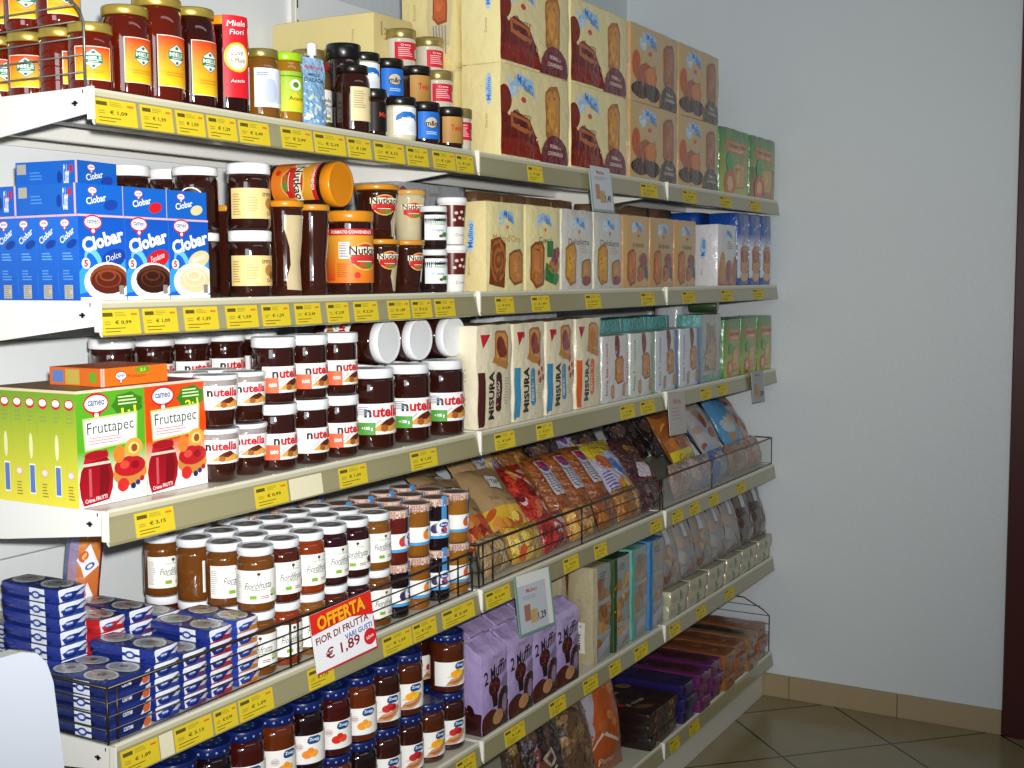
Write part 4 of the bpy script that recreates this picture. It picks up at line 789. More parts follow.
for i, (k, X) in enumerate((('mini_white', PX(364,.096,z+.1)), ('mini_blue', PX(388,.096,z+.1)), ('mini_gold', PX(416,.096,z+.1)), ('red_label_jar', PX(438,.096,z+.1)))):
    inst(k, (X, .096, z+S), R(-18), f'{names[k]} small spread jar in the second row, lower tier, of the top shelf', 'small spread jars on the top shelf')
    inst(k, (X-.0, .096, z+.0846+(0 if k != 'red_label_jar' else .001)), R(-18), f'{names[k]} small spread jar in the second row, stacked tier, of the top shelf', 'small spread jars on the top shelf')
for i, (X, y) in enumerate(((PX(401,.162,z+.2), .162), (PX(429,.162,z+.2), .162))):
    for t in range(3): inst('red_label_jar', (X, y, z+S+t*.0846+(.001 if t else 0)), R(-20+15*i), f'gold-lidded red-labelled jar, {["left","right"][i]} rear stack beside the carton, {["bottom","middle","top"][t]} one', 'gold-lidded red-labelled jars')
for i, (X, y) in enumerate(((PX(309,.172,z+.15), .172), (PX(335,.172,z+.15), .172))):
    for t in range(2): inst('red_label_jar', (X, y, z+S+t*.0846), R(-20), f'gold-lidded red-labelled jar behind the black drum jar, {["left","right"][i]} stack, {["bottom","top"][t]} one', 'gold-lidded red-labelled jars')
inst('dark_drum', (.715, .104-.02, z+.124) if False else (.705, .105, z+S), 0, 'dark drum jar with deep black lid, lower one behind the beige-labelled jar')
inst('dark_drum', (.705, .105, z+.089), 0, 'dark drum jar with deep black lid, topmost behind the beige-labelled jar')
inst('crate', (.985, .32, z+S), 0, 'pale yellow cardboard biscuit carton standing behind the small spread jars')
for t in range(2):
    tt = ['lower', 'upper'][t]
    inst('multi_side', (1.272, .185, z+S+t*.2), 0, f'yellow rusk multipack in the second row, {tt} tier, with a grey striped side picture', 'rusk multipacks stacked on the top shelf')
    for i, X in enumerate((1.283, 1.612)):
        inst('multi', (X, .058, z+S+t*.2), 0, f'pale yellow rusk multipack, {["left","right"][i]} one of the {tt} tier on the top shelf', 'rusk multipacks stacked on the top shelf')
    for i, X in enumerate((1.947, 2.275)):
        inst('multi_c', (X, .056, z+S+t*.2), 0, f'tan cereal rusk multipack, {["left","right"][i]} one of the {tt} tier on the top shelf', 'rusk multipacks stacked on the top shelf')
inst('gr_t', (2.580, .05, z+S), 0, 'green biscuit pack beside the tan multipacks on the top shelf')
inst('gr_u', (2.858, .05, z+S), 0, 'green and brown biscuit pack at the corner end of the top shelf')

# ================================================================ second shelf
z = ZS[1]
cn = {'cio_blue': 'blue-oval', 'cio_red': 'red-oval', 'cio_cream': 'cream-oval'}
for i, k in enumerate(('cio_blue', 'cio_red', 'cio_cream')):
    for j in range(5 if i == 0 else 3):
        inst(k, (.046+i*.0845, .051+j*.0425, z+S), 0, f'upright blue cocoa box with {cn[k].split("-")[0]} oval, {ORD[j]} from the front of its column', 'upright cocoa drink boxes')
    inst(k+'_flat', (.046+i*.0845, .092, z+.121), 0, f'blue cocoa box with {cn[k].split("-")[0]} oval lying flat on the front upright boxes', 'cocoa drink boxes lying flat')
inst('cio_blue_flat', (.046, .215, z+.121), 0, 'blue cocoa box lying flat on the rear upright boxes at the rack end', 'cocoa drink boxes lying flat')
inst('cio_blue_flat', (.125, .19, z+.1635), R(6), 'topmost blue cocoa box lying across the other flat boxes', 'cocoa drink boxes lying flat')
for t in range(2):
    w = ['lower', 'upper'][t]
    inst('star_jar', (.312, .108, z+S+t*.1045), R(-58), f'dark white-lidded jar with starry round emblem, {w} one beside the cocoa boxes', 'dark jars with round emblems')
    inst('cream_jar', (.374, .05, z+S+t*.1085), R(-30+6*t), f'cream-labelled white-lidded spread jar, {w} one of the front stack', 'cream-labelled spread jars')
    for i, (X, y) in enumerate(((.295, .24), (.385, .24))):
        inst('cream_jar', (X, y, z+S+t*.1085), R(-20), f'cream-labelled spread jar, {w} one of the {["left","right"][i]} rear stack', 'cream-labelled spread jars')
inst('tall_two', (.466, .052, z+S), R(-25), 'tall waisted glass of two-tone brown and cream spread with orange lid')
inst('tall_one', (.537, .052, z+S), 0, 'tall waisted glass of brown spread with orange lid')
for i, X in enumerate((.475, .54)): inst('tall_one', (X, .19, z+S), 0, f'tall waisted glass of brown spread in the rear row, {["left","right"][i]} one', 'tall rear spread glasses')
inst('big_nutk2', (.615, .20, z+.1605+.040), (R(90), R(135), R(4)), 'large orange-lidded spread jar lying on its side on the tall glasses')
inst('big_nutk', (.656, .06, z+S), R(-48), 'large spread jar with orange label and orange lid standing in front')
for i, (k, X) in enumerate((('nutk_glass', .742), ('nutk_brown', .828))):
    inst(k, (X, .052, z+S), R(-20 if i == 0 else 0), f'{["two-tone","brown"][i]} orange-lidded spread tumbler, lower front one', 'orange-lidded spread tumblers')
inst('nutk_glass', (.775, .14, z+S), R(-20), 'two-tone orange-lidded spread tumbler, lower rear one', 'orange-lidded spread tumblers')
inst('nutk_white', (.86, .14, z+S), R(-20), 'white spread tumbler, lower rear one', 'orange-lidded spread tumblers')
inst('nutk_big', (PX(377,.085,z+.15), .085, z+.1042), R(-28), 'two-tone orange-lidded spread tumbler, upper one with red emblem', 'orange-lidded spread tumblers')
inst('nutk_white', (PX(409,.10,z+.15), .10, z+.1042), R(-30), 'white orange-lidded spread tumbler, upper one', 'orange-lidded spread tumblers')
for t in range(2):
    w = ['lower', 'upper'][t]
    inst('soy_jar', (.906, .04, z+S+t*.0865), R(-30), f'small white-labelled soy spread jar, {w} one near the upright', 'white-labelled soy spread jars')
    inst('cup', (.975, .04, z+S+t*.097), R(-15), f'white and maroon spread cup, {w} one near the upright', 'white and maroon spread cups')
plain_n = 0
inst('grey_tray', (1.115, .245, z+S), 0, 'grey foil wafer tray, lowest of its stack behind the spread cups', 'grey foil wafer trays')
for t in range(1, 5): inst('grey_tray', (1.115, .245, z+S+t*.047), 0, f'grey foil wafer tray, {["lowest","second","third","fourth","topmost"][t]} of its stack behind the spread cups', 'grey foil wafer trays')
for i, (k, c) in enumerate((('b1', 'pale yellow biscuit pack with spiral biscuit picture'), ('b2', 'pale yellow biscuit pack with green leaf picture'), ('b3', 'whitish biscuit pack, left of the two'), ('b4', 'whitish biscuit pack, right of the two'), ('b5', 'tan biscuit pack, left of the three'), ('b6', 'tan biscuit pack, middle of the three'), ('b5', 'tan biscuit pack, right of the three'))):
    inst(k, (1.143+i*.1735, .052, z+S), 0, c+' on the second shelf', 'biscuit packs along the second shelf')
for i in range(2):
    for t in range(4): inst('brown_tray', (1.39+i*.25, .22, z+S+t*.0575), 0, f'brown biscuit tray pack behind the yellow packs, {["left","right"][i]} stack, {["lowest","second","third","topmost"][t]}', 'brown biscuit tray packs') if t > 1 else inst('brown_tray', (1.39+i*.25, .22, z+S+t*.0575), 0, f'brown biscuit tray pack behind the yellow packs, {["left","right"][i]} stack, {["lowest","second"][t]}', 'brown biscuit tray packs')
kind('brown_box', 'brown_biscuit_box', 'box', [('p', carton(.33, .08, .226, '#7a5a3e', Art(33, 22.5, '#80603f').lines(3, 19, 12, 2, 3, '#b89468') and None, None, None, 'film', brick(.33, .16, .225, .002, 12, 47), .03).mesh('pack'), None, None)])
inst('brown_box', (1.97, .142, z+S), 0, 'brown film-wrapped box behind the tan packs, left one', 'brown boxes behind tan packs')
kind('brown_box2', 'brown_biscuit_box', 'box', [('p', carton(.12, .08, .226, '#5c4436', None, None, None, 'film', brick(.12, .16, .235, .002, 12, 48), .03).mesh('pack'), None, None)])
inst('brown_box2', (2.24, .142, z+S), 0, 'dark brown film-wrapped box behind the tan packs, right one', 'brown boxes behind tan packs')
inst('b7', (2.545, .07, z+S), 0, 'white biscuit pack with a wide plain side, right bay of the second shelf')
for i in range(3): inst('b8', (2.685+i*.1145, .06, z+S), 0, f'blue-topped biscuit pack, {nth(i,3)} of three at the corner end', 'blue-topped biscuit packs')
for i in range(2): inst('blue_top', (2.68+i*.21, .18, z+S), 0, f'plain blue biscuit pack behind the blue-topped trio, {["left","right"][i]} one', 'plain blue rear packs')

# ================================================================ third shelf
z = ZS[2]
for j in range(7): inst(f'fru_green{j % 2}', (.063, .0555+j*.0272, z+S), 0, f'green and yellow jam-setting box, {ORD[j]} from the front of the row', 'green jam-setting boxes')
for j in range(4): inst(f'fru_orange{j % 2}', (.1905, .0555+j*.0272, z+S), 0, f'orange and red jam-setting box, {ORD[j]} from the front of the row', 'orange jam-setting boxes')
inst('fru_flat', (.125, .112, z+.1672), R(0), 'orange jam-setting box lying flat on top of the upright ones')
NUTG = 'hazelnut spread tumblers'
for i, (X, y) in enumerate(((.284, .048), (.3585, .055))):
    for t in range(2): inst('nut_g', (X, y, z+S+t*.0855), R(-25+8*t), f'hazelnut spread tumbler with clear rim, {["left","right"][i]} front stack, {["lower","upper"][t]} one', NUTG)
for i, (X, y) in enumerate(((.30, .128), (.3715, .133))):
    for t in range(2): inst('nut_g', (X, y, z+S+t*.0855), R(-15), f'hazelnut spread tumbler with clear rim, {["left","right"][i]} rear stack, {["lower","upper"][t]} one', NUTG)
for i, (k, X) in enumerate((('nut_s2', .422), ('nut_s', .508), ('nut_s2', .594))):
    for t in range(2): inst(k if i != 1 else 'nut_s2' if t else 'nut_s', (X, .046, z+S+t*.1125), R(2), f'white-lidded hazelnut spread jar, {["left","middle","right"][i]} of three front stacks, {["lower","upper"][t]} one', 'stacked hazelnut spread jars')
for i, X in enumerate((.704, .825, .950)):
    inst('nut_l', (X, .052, z+S), R(-12), f'large hazelnut spread jar, {["left","middle","right"][i]} one standing in the front row', 'large hazelnut spread jars')
    inst('nut_l', (X, .16, z+S), R(-2), f'large hazelnut spread jar, {["left","middle","right"][i]} one standing in the rear row', 'large hazelnut spread jars')
for i, X in enumerate((.77, .888, 1.02)):
    inst('nut_l', (X-.012, .205, z+.1537+.046), (R(90), R(100), R([3,0,-3][i])), f'large hazelnut spread jar lying on its side, white lid outward, {["left","middle","right"][i]} one', 'large hazelnut spread jars lying down')
for i, X in enumerate((.16, .25, .34, .43, .52)):
    for t in range(2): inst('nut_s', (X+.115, .27, z+S+t*.1125), R(-5), f'hazelnut spread jar in the rear row, {nth(i,5)} stack, {["lower","upper"][t]} one', 'rear row of hazelnut spread jars')
for i, (k, X) in enumerate((('mis_b', 1.096), ('mis_l', 1.248), ('mis_l', 1.400), ('mis_o', 1.552))):
    inst(k, (X, .05, z+S), R(-1+i*.7), f'cream cracker pack with {["dark brown","light blue","light blue","orange"][i]} stripe, {nth(i,4)} of the four', 'cream striped cracker packs')
inst('white_pack', (1.45, .16, z+S), 0, 'pale biscuit pack behind the cream striped cracker packs')
for i, (k, X) in enumerate((('fet_a', 1.714), ('fet_b', 1.886), ('fet_c', 2.058))):
    inst(k, (X, .052, z+S), 0, f'whitish toast pack, {["left","middle","right"][i]} of three on the third shelf', 'whitish toast packs')
for i in range(4): inst('teal', (1.735+i*.165, .15, z+S), 0, f'shiny teal cracker pack in the rear row, {nth(i,4)} one', 'shiny teal cracker packs')
inst('fet_c', (2.235, .052, z+S), 0, 'whitish toast pack with blue edge, beside the shiny teal pack')
inst('teal', (2.33, .14, z+S), 0, 'shiny teal cracker pack sticking out beside the silver pack') if False else None
m = MB(); m.lathe([(.018,0,'#1c3418'),(.0215,.002,'#24401c'),(.022,.004,'#2c4420'),(.022,.086,'#2c4420'),(.0215,.088,'#3a3420'),(.018,.09,'#3a3420')], 'plastic', 28)
single('round_tin', m, 'small dark green round tin lying on the silvery cracker pack', 'tin', (2.43, .095, z+.2315), (R(90), 0, R(8)))
inst('white_pack', (2.56, .16, z+S), 0, 'pale biscuit pack behind the silvery and green packs')
inst('silver', (2.415, .056, z+S), R(-4), 'silvery cracker pack next to the green packs')
for i in range(3): inst('gr_a', (2.592+i*.161, .055, z+S), 0, f'green and yellow cereal biscuit pack, {["left","middle","right"][i]} of three', 'green and yellow cereal biscuit packs')
# ================================================================ fourth shelf
z = ZS[3]
PH = .0217
def pud_kind(key, W, cside, front, D=.13):
    w = W*100; a = Art(w, 2.15, '#1c2c74')
    if front == 'wide':
        a.text('cameo', w*.42, 1.1, 2.2, .6, '#c8d0e8', 0, 1); a.poly([(w*.78,0),(w*.86,1.9),(w,2.0),(w,0)], '#e2e2e0'); a.ell(w*.86, .9, .8, .7, '#d2683c')
    else:
        a.rect(0, 0, w, 2.15, '#dfe3ee'); a.poly([(0,0),(w,0),(w,1.9),(w*.8,1.8),(w*.6,1.0),(w*.42,.5),(0,.2)], front); a.poly([(w*.62,1.0),(w*.8,1.6),(w,1.7),(w,1.2),(w*.8,.9)], '#c9d0e0'); a.ell(w*.26, 1.2, .8, .42, '#2c4a9a'); a.text('cameo', w*.26, 1.2, 1.2, .3, '#e8ecf4', 0, 1)
    s = Art(D*100, 2.15, cside); s.rect(D*55, .1, D*26, 1.95, '#dadfe8'); s.ell(D*68, 1.1, 1.0, .6, '#2c4a9a'); s.ell(D*68, 1.1, .6, .3, '#dadfe8'); s.rect(0, 0, D*100, .1, '#0e1a50')
    t = Art(w, D*100, '#22346c')
    n = 2 if W > .08 else 1
    for i in range(n):
        for j in range(2 if front != 'wide' else 2):
            cx = w*(i+.5)/n; cy = D*100*(j+.5)/2; rx = w/n*.44; ry = D*100/2*.44
            t.ell(cx, cy, rx, ry, '#cccdc8'); t.ell(cx, cy, rx*.84, ry*.84, '#a4a7a3'); t.ell(cx, cy, rx*.6, ry*.6, {'wide': '#a8a49a', '#24409a': '#7a8088', '#6a3c7a': '#a8848a', '#c42a24': '#b06a62', '#e08a24': '#b89868'}.get(front, '#888888')); t.ell(cx+rx*.1, cy, rx*.3, ry*.25, '#6a5a4a')
    kind(key, 'pudding_multipack', 'pudding pack', [('p', carton(W, D, PH-.0004, cside, a, s, t, 'foil' if False else 'film', brick(W, D, PH-.0004, .0008, 30, 50), .02).mesh('pack'), None, None)])
pud_kind('pw', .094, '#16245c', 'wide'); pud_kind('pb', .057, '#1a2c7c', '#24409a'); pud_kind('pp', .057, '#1a2c7c', '#6a3c7a'); pud_kind('pr', .057, '#1a2c7c', '#b42a28'); pud_kind('prs', .057, '#b8242a', '#c42a24'); pud_kind('po', .057, '#28409c', '#e08a24')
LAY = ['lowest', 'second', 'third', 'fourth', 'fifth', 'sixth', 'seventh', 'eighth', 'ninth']
PG = 'flat pudding multipacks'
def pudstack(k, X, y, n, desc):
    for t in range(n): inst(k, (X+rnd.uniform(-.0006, .0006), y, z+S+t*(PH+.0001)), 0, f'{desc}, {"topmost" if t == n-1 else LAY[t]} layer', PG)
pudstack('pw', .053, .079, 4, 'dark blue wide pudding multipack at the fence corner')
pudstack('pb', .130, .079, 4, 'blue-swirl pudding multipack in the front row')
pudstack('pp', .188, .079, 4, 'purple-swirl pudding multipack in the front row')
pudstack('pr', .246, .079, 5, 'red-swirl pudding multipack in the front row')
pudstack('po', .308, .079, 5, 'orange-swirl pudding multipack in the front row')
inst('pb', (.125, .079, z+.0885), R(4), 'blue-swirl pudding multipack laid loose on top of the front row', PG)
pudstack('pb', .074, .215, 9, 'blue pudding multipack in the tall pile by the rack end')
pudstack('pb', .016, .35, 9, 'blue pudding multipack in the rear pile by the rack end')
pudstack('prs', .150, .215, 6, 'red-sided pudding multipack in the second row')
pudstack('pp', .209, .215, 6, 'purple-swirl pudding multipack in the second row')
pudstack('pr', .268, .215, 5, 'red-swirl pudding multipack in the second row, right side')
pudstack('po', .115, .352, 5, 'orange-swirl pudding multipack in the third row')
a = Art(5.5, 29, '#b8382c', '#c8842c'); a.rect(0, 0, 1.4, 29, '#d08a24', '#5a7ab8')
for k in range(4):
    y0 = 3+k*6.6; a.poly([(1.2,y0+3.0),(3.2,y0),(5.5,y0+2.2),(3.8,y0+5.8)], '#e4e2ea'); a.ell(2.6, y0+3.6, 1.2, .9, '#c84a2c', None, 40); a.ell(2.7, y0+3.7, .8, .5, '#e8b84c', None, 40); a.ell(4.0, y0+2.0, .9, .5, '#2c4aa8', None, 40); a.ell(4.0, y0+2.0, .5, .25, '#e4e2ea', None, 40)
plain('strip', 'dessert_strip_pack', .055, .028, .285, '#a83a3c', 'film', 51, a, Art(2.8, 29, '#4a6aa8'), 'pack', None, .001)
inst('strip', (.215, .318, z+S), (0, R(6), R(-38)), 'tall narrow colourful strip pack leaning behind the pudding packs')
# fruit jars: grid
pxs = [255, 284, 308, 331, 352, 373]
front_k = ['fior_a', 'fior_b', 'fior_c', 'fior_d', 'fior_d', 'fior_e']
XF = [PX(p, .045, z+.16) for p in pxs]; XF = [XF[0]+i*(XF[-1]-XF[0])/5 for i in range(6)]
DX = (XF[-1]-XF[0])/5
kk = list(FIOR)
for r_, y in enumerate((.043, .112, .181)):
    for i, X in enumerate(XF):
        for t in range(2):
            k = front_k[i] if r_ == 0 and t else kk[(i*2+r_*3+t) % 5]
            k = {0: 'fior_a', 1: 'fior_a'}.get(i, k) if r_ in (1, 2) and t and i == 0 else k
            inst(k, (X, y, z+S+t*.1085), R([-40,-14,-10,-8,-36,-10][i] if r_ == 0 else -10 if r_ == 1 else 60), f'white-lidded fruit spread jar, {["front","second","third"][r_]} row, {nth(i,6)} column, {["lower","upper"][t]} tier', 'white-lidded fruit spread jars')
for i, X in enumerate((XF[0]-.002, XF[1]+.01, XF[2]+.045)):
    for t in range(2): inst('fior_a' if t else 'fior_b', (X, .255, z+S+t*.1085), R(-12), f'white-lidded fruit spread jar in the rearmost row, {["left","middle","right"][i]} one, {["lower","upper"][t]} tier', 'white-lidded fruit spread jars')
XG = [PX(p, .04, z+.16) for p in (393, 415, 435, 455)]; XG = [XG[0]+.003+i*(XG[-1]-XG[0]-.004)/3 for i in range(4)]
rk = [('rosa_c', 'rosa_a'), ('rosa_b', 'rosa_b'), ('rosa_c', 'rosa_c'), ('rosa_d', 'rosa_d')]
for r_, y in enumerate((.040, .105, .17)):
    for i, X in enumerate(XG):
        for t in range(2):
            inst(rk[(i+r_) % 4][t], (X, y, z+S+t*.1065), R([-20,-8,-62,-6][i]) if not r_ else R(-30*r_), f'jam jar with checked cloth-pattern lid, {["front","second","third"][r_]} row, {nth(i,4)} column, {["lower","upper"][t]} tier', 'jam jars with checked lids')
for i, X in enumerate((.60, .685, .77)):
    for t in range(2): inst(['rosa_a','rosa_b','rosa_d'][i], (X, .262, z+S+t*.1065), R(-40), f'jam jar with checked lid in the rear row behind white lids, {["left","middle","right"][i]} one, {["lower","upper"][t]} tier', 'jam jars with checked lids')
# wire fences
DKW = '#3a3430'
def fence(nm, X0, X1, hz, posts, label, c=DKW, y=.003, rr=.0016, zz=None, ends=()):
    zb = z if zz is None else zz
    m = MB()
    for h in hz: m.tube([(X0, y, zb+h), (X1, y, zb+h)], rr*(1.6 if h == hz[-1] else .8), c)
    for p in posts: m.tube([(p, y+.001, zb+.002), (p, y+.001, zb+hz[-1])], rr*1.3, c)
    for X, y1 in ends:
        for h in hz: m.tube([(X, y, zb+h), (X, y1, zb+h)], rr*(1.6 if h == hz[-1] else .8), c)
        m.tube([(X, y1, zb+.002), (X, y1, zb+hz[-1])], rr*1.3, c); m.tube([(X, (y+y1)/2, zb+.002), (X, (y+y1)/2, zb+hz[-1])], rr, c)
    return single(nm, m, label, 'wire fence')
fence('wire_fence', .004, .985, (.004, .022, .042, .062, .084), (.004, .022, .40, .42, .86, .93, .985), 'black wire fence along the front of the pudding packs and fruit jars', ends=((.004, .44),))
fence('wire_fence', 1.012, 1.99, (.004, .035, .065, .095), (1.012, 1.03, 1.07, 1.5, 1.99), 'black wire fence holding back the snack bags in the middle bay', ends=((1.012, .44),))
fence('wire_fence', 2.01, 2.985, (.004, .095), (2.01, 2.985, 2.4), 'thin brown wire rail holding back pastry bags at the corner end', '#6a5248', ends=((2.985, .40),))
m = MB(); m.box(2.02, 2.975, .0065, .0085, z+.003, z+.088, '#ffffff', 'clear_plastic'); single('clear_divider', m, 'clear plastic divider sheet behind the thin brown wire rail', 'divider')
m = MB(); zt = ZS[0]
m.tube([(.0, .004, zt+.002), (.0, .004, zt+.088), (0, .012, zt+.105), (0, .03, zt+.122), (0, .05, zt+.150), (0, .45, zt+.152)], .002, '#77766e'); 
for h in (.022, .045, .068, .090, .112): m.tube([(0, .004 if h < .085 else .02, zt+h), (0, .45, zt+h)], .0011, '#86857c')
m.tube([(0, .45, zt+.002), (0, .45, zt+.132)], .002, '#77766e'); m.tube([(.005, .004, zt+.003), (0, .004, zt+.003)], .002, '#77766e')
single('wire_fence', m, 'grey wire side fence at the end of the top shelf, over the honey jars', 'wire fence', (.0035, 0, 0))
# snack bags -----------------------------------------------------------
def bag(key, name, W, D, H, c, art=None, m='foil', seed=60, amp=.005, cat='snack bag', sc=18, gs=.0095, back=None):
    kind(key, name, cat, [('p', carton(W, D, H, c, art, None, None, m, pillow(W, D, H, seed, amp, sc), gs).mesh('bag'), None, None)])
def blobs(a, n, x0, x1, y0, y1, cols_, r0, r1, seed):
    rr = random.Random(seed)
    for i in range(n): a.ell(rr.uniform(x0, x1), rr.uniform(y0, y1), rr.uniform(r0, r1), rr.uniform(r0, r1)*.7, rr.choice(cols_), None, rr.uniform(0, 180), 10)
    return a
def kraft(key, band, cols_, seed):
    a = Art(14, 21, '#a3865e'); a.rect(0, 1.0, 14, 7.4, band); blobs(a, 16, 1.5, 12.5, 1.6, 7.8, cols_, 1.2, 2.4, seed)
    a.poly([(5.6,13.6),(10.0,12.8),(10.8,17.4),(6.4,18.2)], '#4a4640'); a.poly([(5.9,13.9),(9.8,13.2),(10.5,17.1),(6.7,17.9)], '#d6d4d2'); a.text('1936', 8.2, 15.6, 3.2, 1.7, '#3c3a44', -10, 1); a.text('Viva', 4.6, 10.6, 2.6, 1.2, '#3c2c20', -8); a.text('Viva', 9.6, 9.9, 2.6, 1.2, '#3c2c20', -8)
    bag(key, 'snack_bag', .14, .055, .21, '#a3865e', a, 'film', seed, .006)
kraft('kr_red', '#a8381c', ['#d8924c', '#c8702c', '#8a2414', '#e0a862', '#b84a24'], 61); kraft('kr_yel', '#d0a42c', ['#e8cc5c', '#c8842c', '#b0501c', '#dcae3c'], 62)
a = blobs(Art(14, 20, '#a8241c'), 30, 1, 13, 2, 19, ['#c83a24', '#8a1a14', '#d86a3c', '#e0a04c', '#6a1410', '#d8b8b0'], .9, 2.2, 63); bag('red_bag', 'snack_bag', .14, .05, .20, '#9a2018', a, 'foil', 63)
a = blobs(Art(14, 20, '#8a5a2c'), 34, 1, 13, 1, 19, ['#a8743c', '#c89454', '#7a4a20', '#5c3a20', '#b8863c'], .8, 1.7, 64); bag('pretzel', 'snack_bag', .14, .05, .20, '#7a5028', a, 'foil', 64)
def tre(key, seed):
    a = blobs(Art(9, 21, '#8a4c1c'), 28, .6, 8.4, .6, 20.4, ['#a8662c', '#c07c3a', '#7a3c14', '#9a541c'], .9, 1.7, seed); a.rect(2.6, 7.5, 4.6, 11, '#c4c0c8'); a.poly([(3.0,16),(6.6,15),(6.6,18.2),(3.0,18.2)], '#a8305a'); a.ell(4.8, 15.6, 1.3, .9, '#7a4a8a'); a.lines(3.1, 8.2, 3.3, 6, 8, '#7a7690', seed)
    bag(key, 'breadstick_bag', .09, .05, .21, '#8a4c1c', a, 'foil', seed, .003)
tre('tre_a', 65)
a = Art(15, 22, '#9a90b4'); a.poly([(2,4),(9,2),(13,8),(6,12)], '#c8c4d8'); blobs(a, 9, 2, 13, 2, 9, ['#c9a02c', '#7a5aa0', '#b8b0cc', '#d8b83c'], 1.0, 2.4, 66); a.text('Crik', 7, 16, 7, 3, '#4a3c7a', -12, 1)
bag('purple_bag', 'snack_bag', .15, .05, .22, '#8c82ac', a, 'foil', 66, .007)
a = Art(14, 21, '#b4aec4'); a.poly([(0,14),(14,18),(14,21),(0,21)], '#c8b02c'); a.ell(8.4, 10.5, 1.8, 3.6, '#3c74b8', None, 20); a.ell(4.4, 13, 2.4, 2.8, '#b8602c', None, 30); blobs(a, 8, 6, 13, 1, 7, ['#c8a02c', '#d8b43c', '#c07c2c'], 1.2, 2.4, 67); a.lines(1, 4, 4, 6, 6, '#6a5a94'); a.text('Grissini', 4.5, 2.6, 6, 1.3, '#7a3c7a', 0, 1)
bag('grissini', 'breadstick_bag', .14, .05, .21, '#a8a0b8', a, 'foil', 67, .006)
a = blobs(Art(14, 21, '#2c2220'), 26, 1, 13, 1, 20, ['#3c2c28', '#1c1614', '#5a4038', '#4a4448', '#70605c', '#2a1c1c'], 1, 2.6, 68); bag('dark_bag', 'snack_bag', .14, .055, .21, '#241c1c', a, 'foil', 68, .009, sc=26)
a = blobs(Art(14, 21, '#4a2c2c'), 26, 1, 13, 1, 20, ['#8a5a34', '#5c2430', '#7a6a74', '#3c2428', '#a87a4c', '#8a3c3c'], 1, 2.4, 69); a.poly([(4,6),(9,5),(10,10),(5,11)], '#c8bcc8'); bag('mixed_bag', 'snack_bag', .14, .055, .21, '#4a2c30', a, 'foil', 69, .008)
KR = 'snack bags of the middle bay, fourth shelf'
def lean(k, px, y, dz, tilt, rz, lab, grp=KR, zz=None, spin=0):
    zb = z if zz is None else zz
    X = min(PX(px, y, zb+dz+.05), 2.895)
    inst(k, (X, y, zb+dz), (R(-tilt), R(spin), R(rz)), lab, grp)
# lying layer, then leaning bags
for i, (nm_, b_, c_, p) in enumerate((('kraft', '#a3865e', ['#b0946a','#8c7048','#c8a878'], 497), ('yellow and kraft', '#b8902c', ['#d0a83c','#a3865e','#c8501c','#d8b84c'], 528), ('red', '#9a2420', ['#b8342c','#c8b0ac','#7a1814','#a8303a'], 556), ('golden pretzel', '#a8702c', ['#c08838','#8a5420','#d0a050'], 583), ('brown breadstick', '#8a4c1c', ['#a8662c','#7a3c14','#b8783c'], 608), ('golden breadstick', '#a06a2c', ['#b8803c','#8a5424','#c89448'], 630), ('maroon', '#4a2c30', ['#6a4a44','#3c2024','#8a6a70','#2c1c1c'], 651))):
    bag(f'low{i}', 'snack_bag', .13, .05, .085, b_, blobs(Art(13, 8.5, b_), 13, 1, 12, 1, 7.5, c_, 1.2, 2.4, 120+i), 'foil', 120+i, .005)
    lean(f'low{i}', p, .034, .004, 16, [5,-6,4,-3,6,-4,3][i], f'short {nm_} snack bag standing right behind the wire fence')
lean('kr_red', 487, .085, .035, 45, -6, 'kraft snack bag with red chips picture, in front by the wire divider')
lean('kr_yel', 517, .085, .040, 45, -14, 'kraft snack bag with yellow picture leaning beside the red-picture one')
lean('kr_red', 480, .16, .055, 50, 8, 'kraft snack bag in the second row by the wire divider')
lean('kr_yel', 505, .17, .065, 46, -10, 'kraft snack bag in the second row, right of another kraft bag')
lean('red_bag', 543, .09, .035, 44, -10, 'red and orange snack bag leaning between kraft and breadstick bags')
lean('tre_a', 570, .085, .030, 42, -12, 'long breadstick bag with white label, left of three', 'long breadstick bags')
lean('tre_a', 589, .085, .030, 42, -12, 'long breadstick bag with white label, middle of three', 'long breadstick bags')
lean('tre_a', 607, .085, .030, 42, -12, 'long breadstick bag with white label, right of three', 'long breadstick bags')
lean('grissini', 629, .08, .025, 40, -10, 'white, yellow and blue snack bag beside the long breadstick bags')
lean('mixed_bag', 652, .08, .02, 42, -10, 'maroon snack bag at the right end of the middle bay')
lean('purple_bag', 494, .23, .135, 50, -8, 'purple snack bag at the back, left one near the third shelf rail')
lean('purple_bag', 532, .22, .125, 50, 10, 'purple snack bag at the back, second one near the third shelf rail')
lean('purple_bag', 578, .22, .125, 46, -6, 'purple and yellow snack bag at the back, third one')
for i, p in enumerate((562, 606, 638, 662)): lean('dark_bag', p, .20-.02*(i % 2), .10, 38, [-8,10,-6,12][i], f'dark glossy snack bag in the rear row of the middle bay, {nth(i,4)} one', 'dark glossy snack bags')
lean('pretzel', 548, .16, .09, 48, 6, 'pretzel bag in the second row behind the red snack bag')
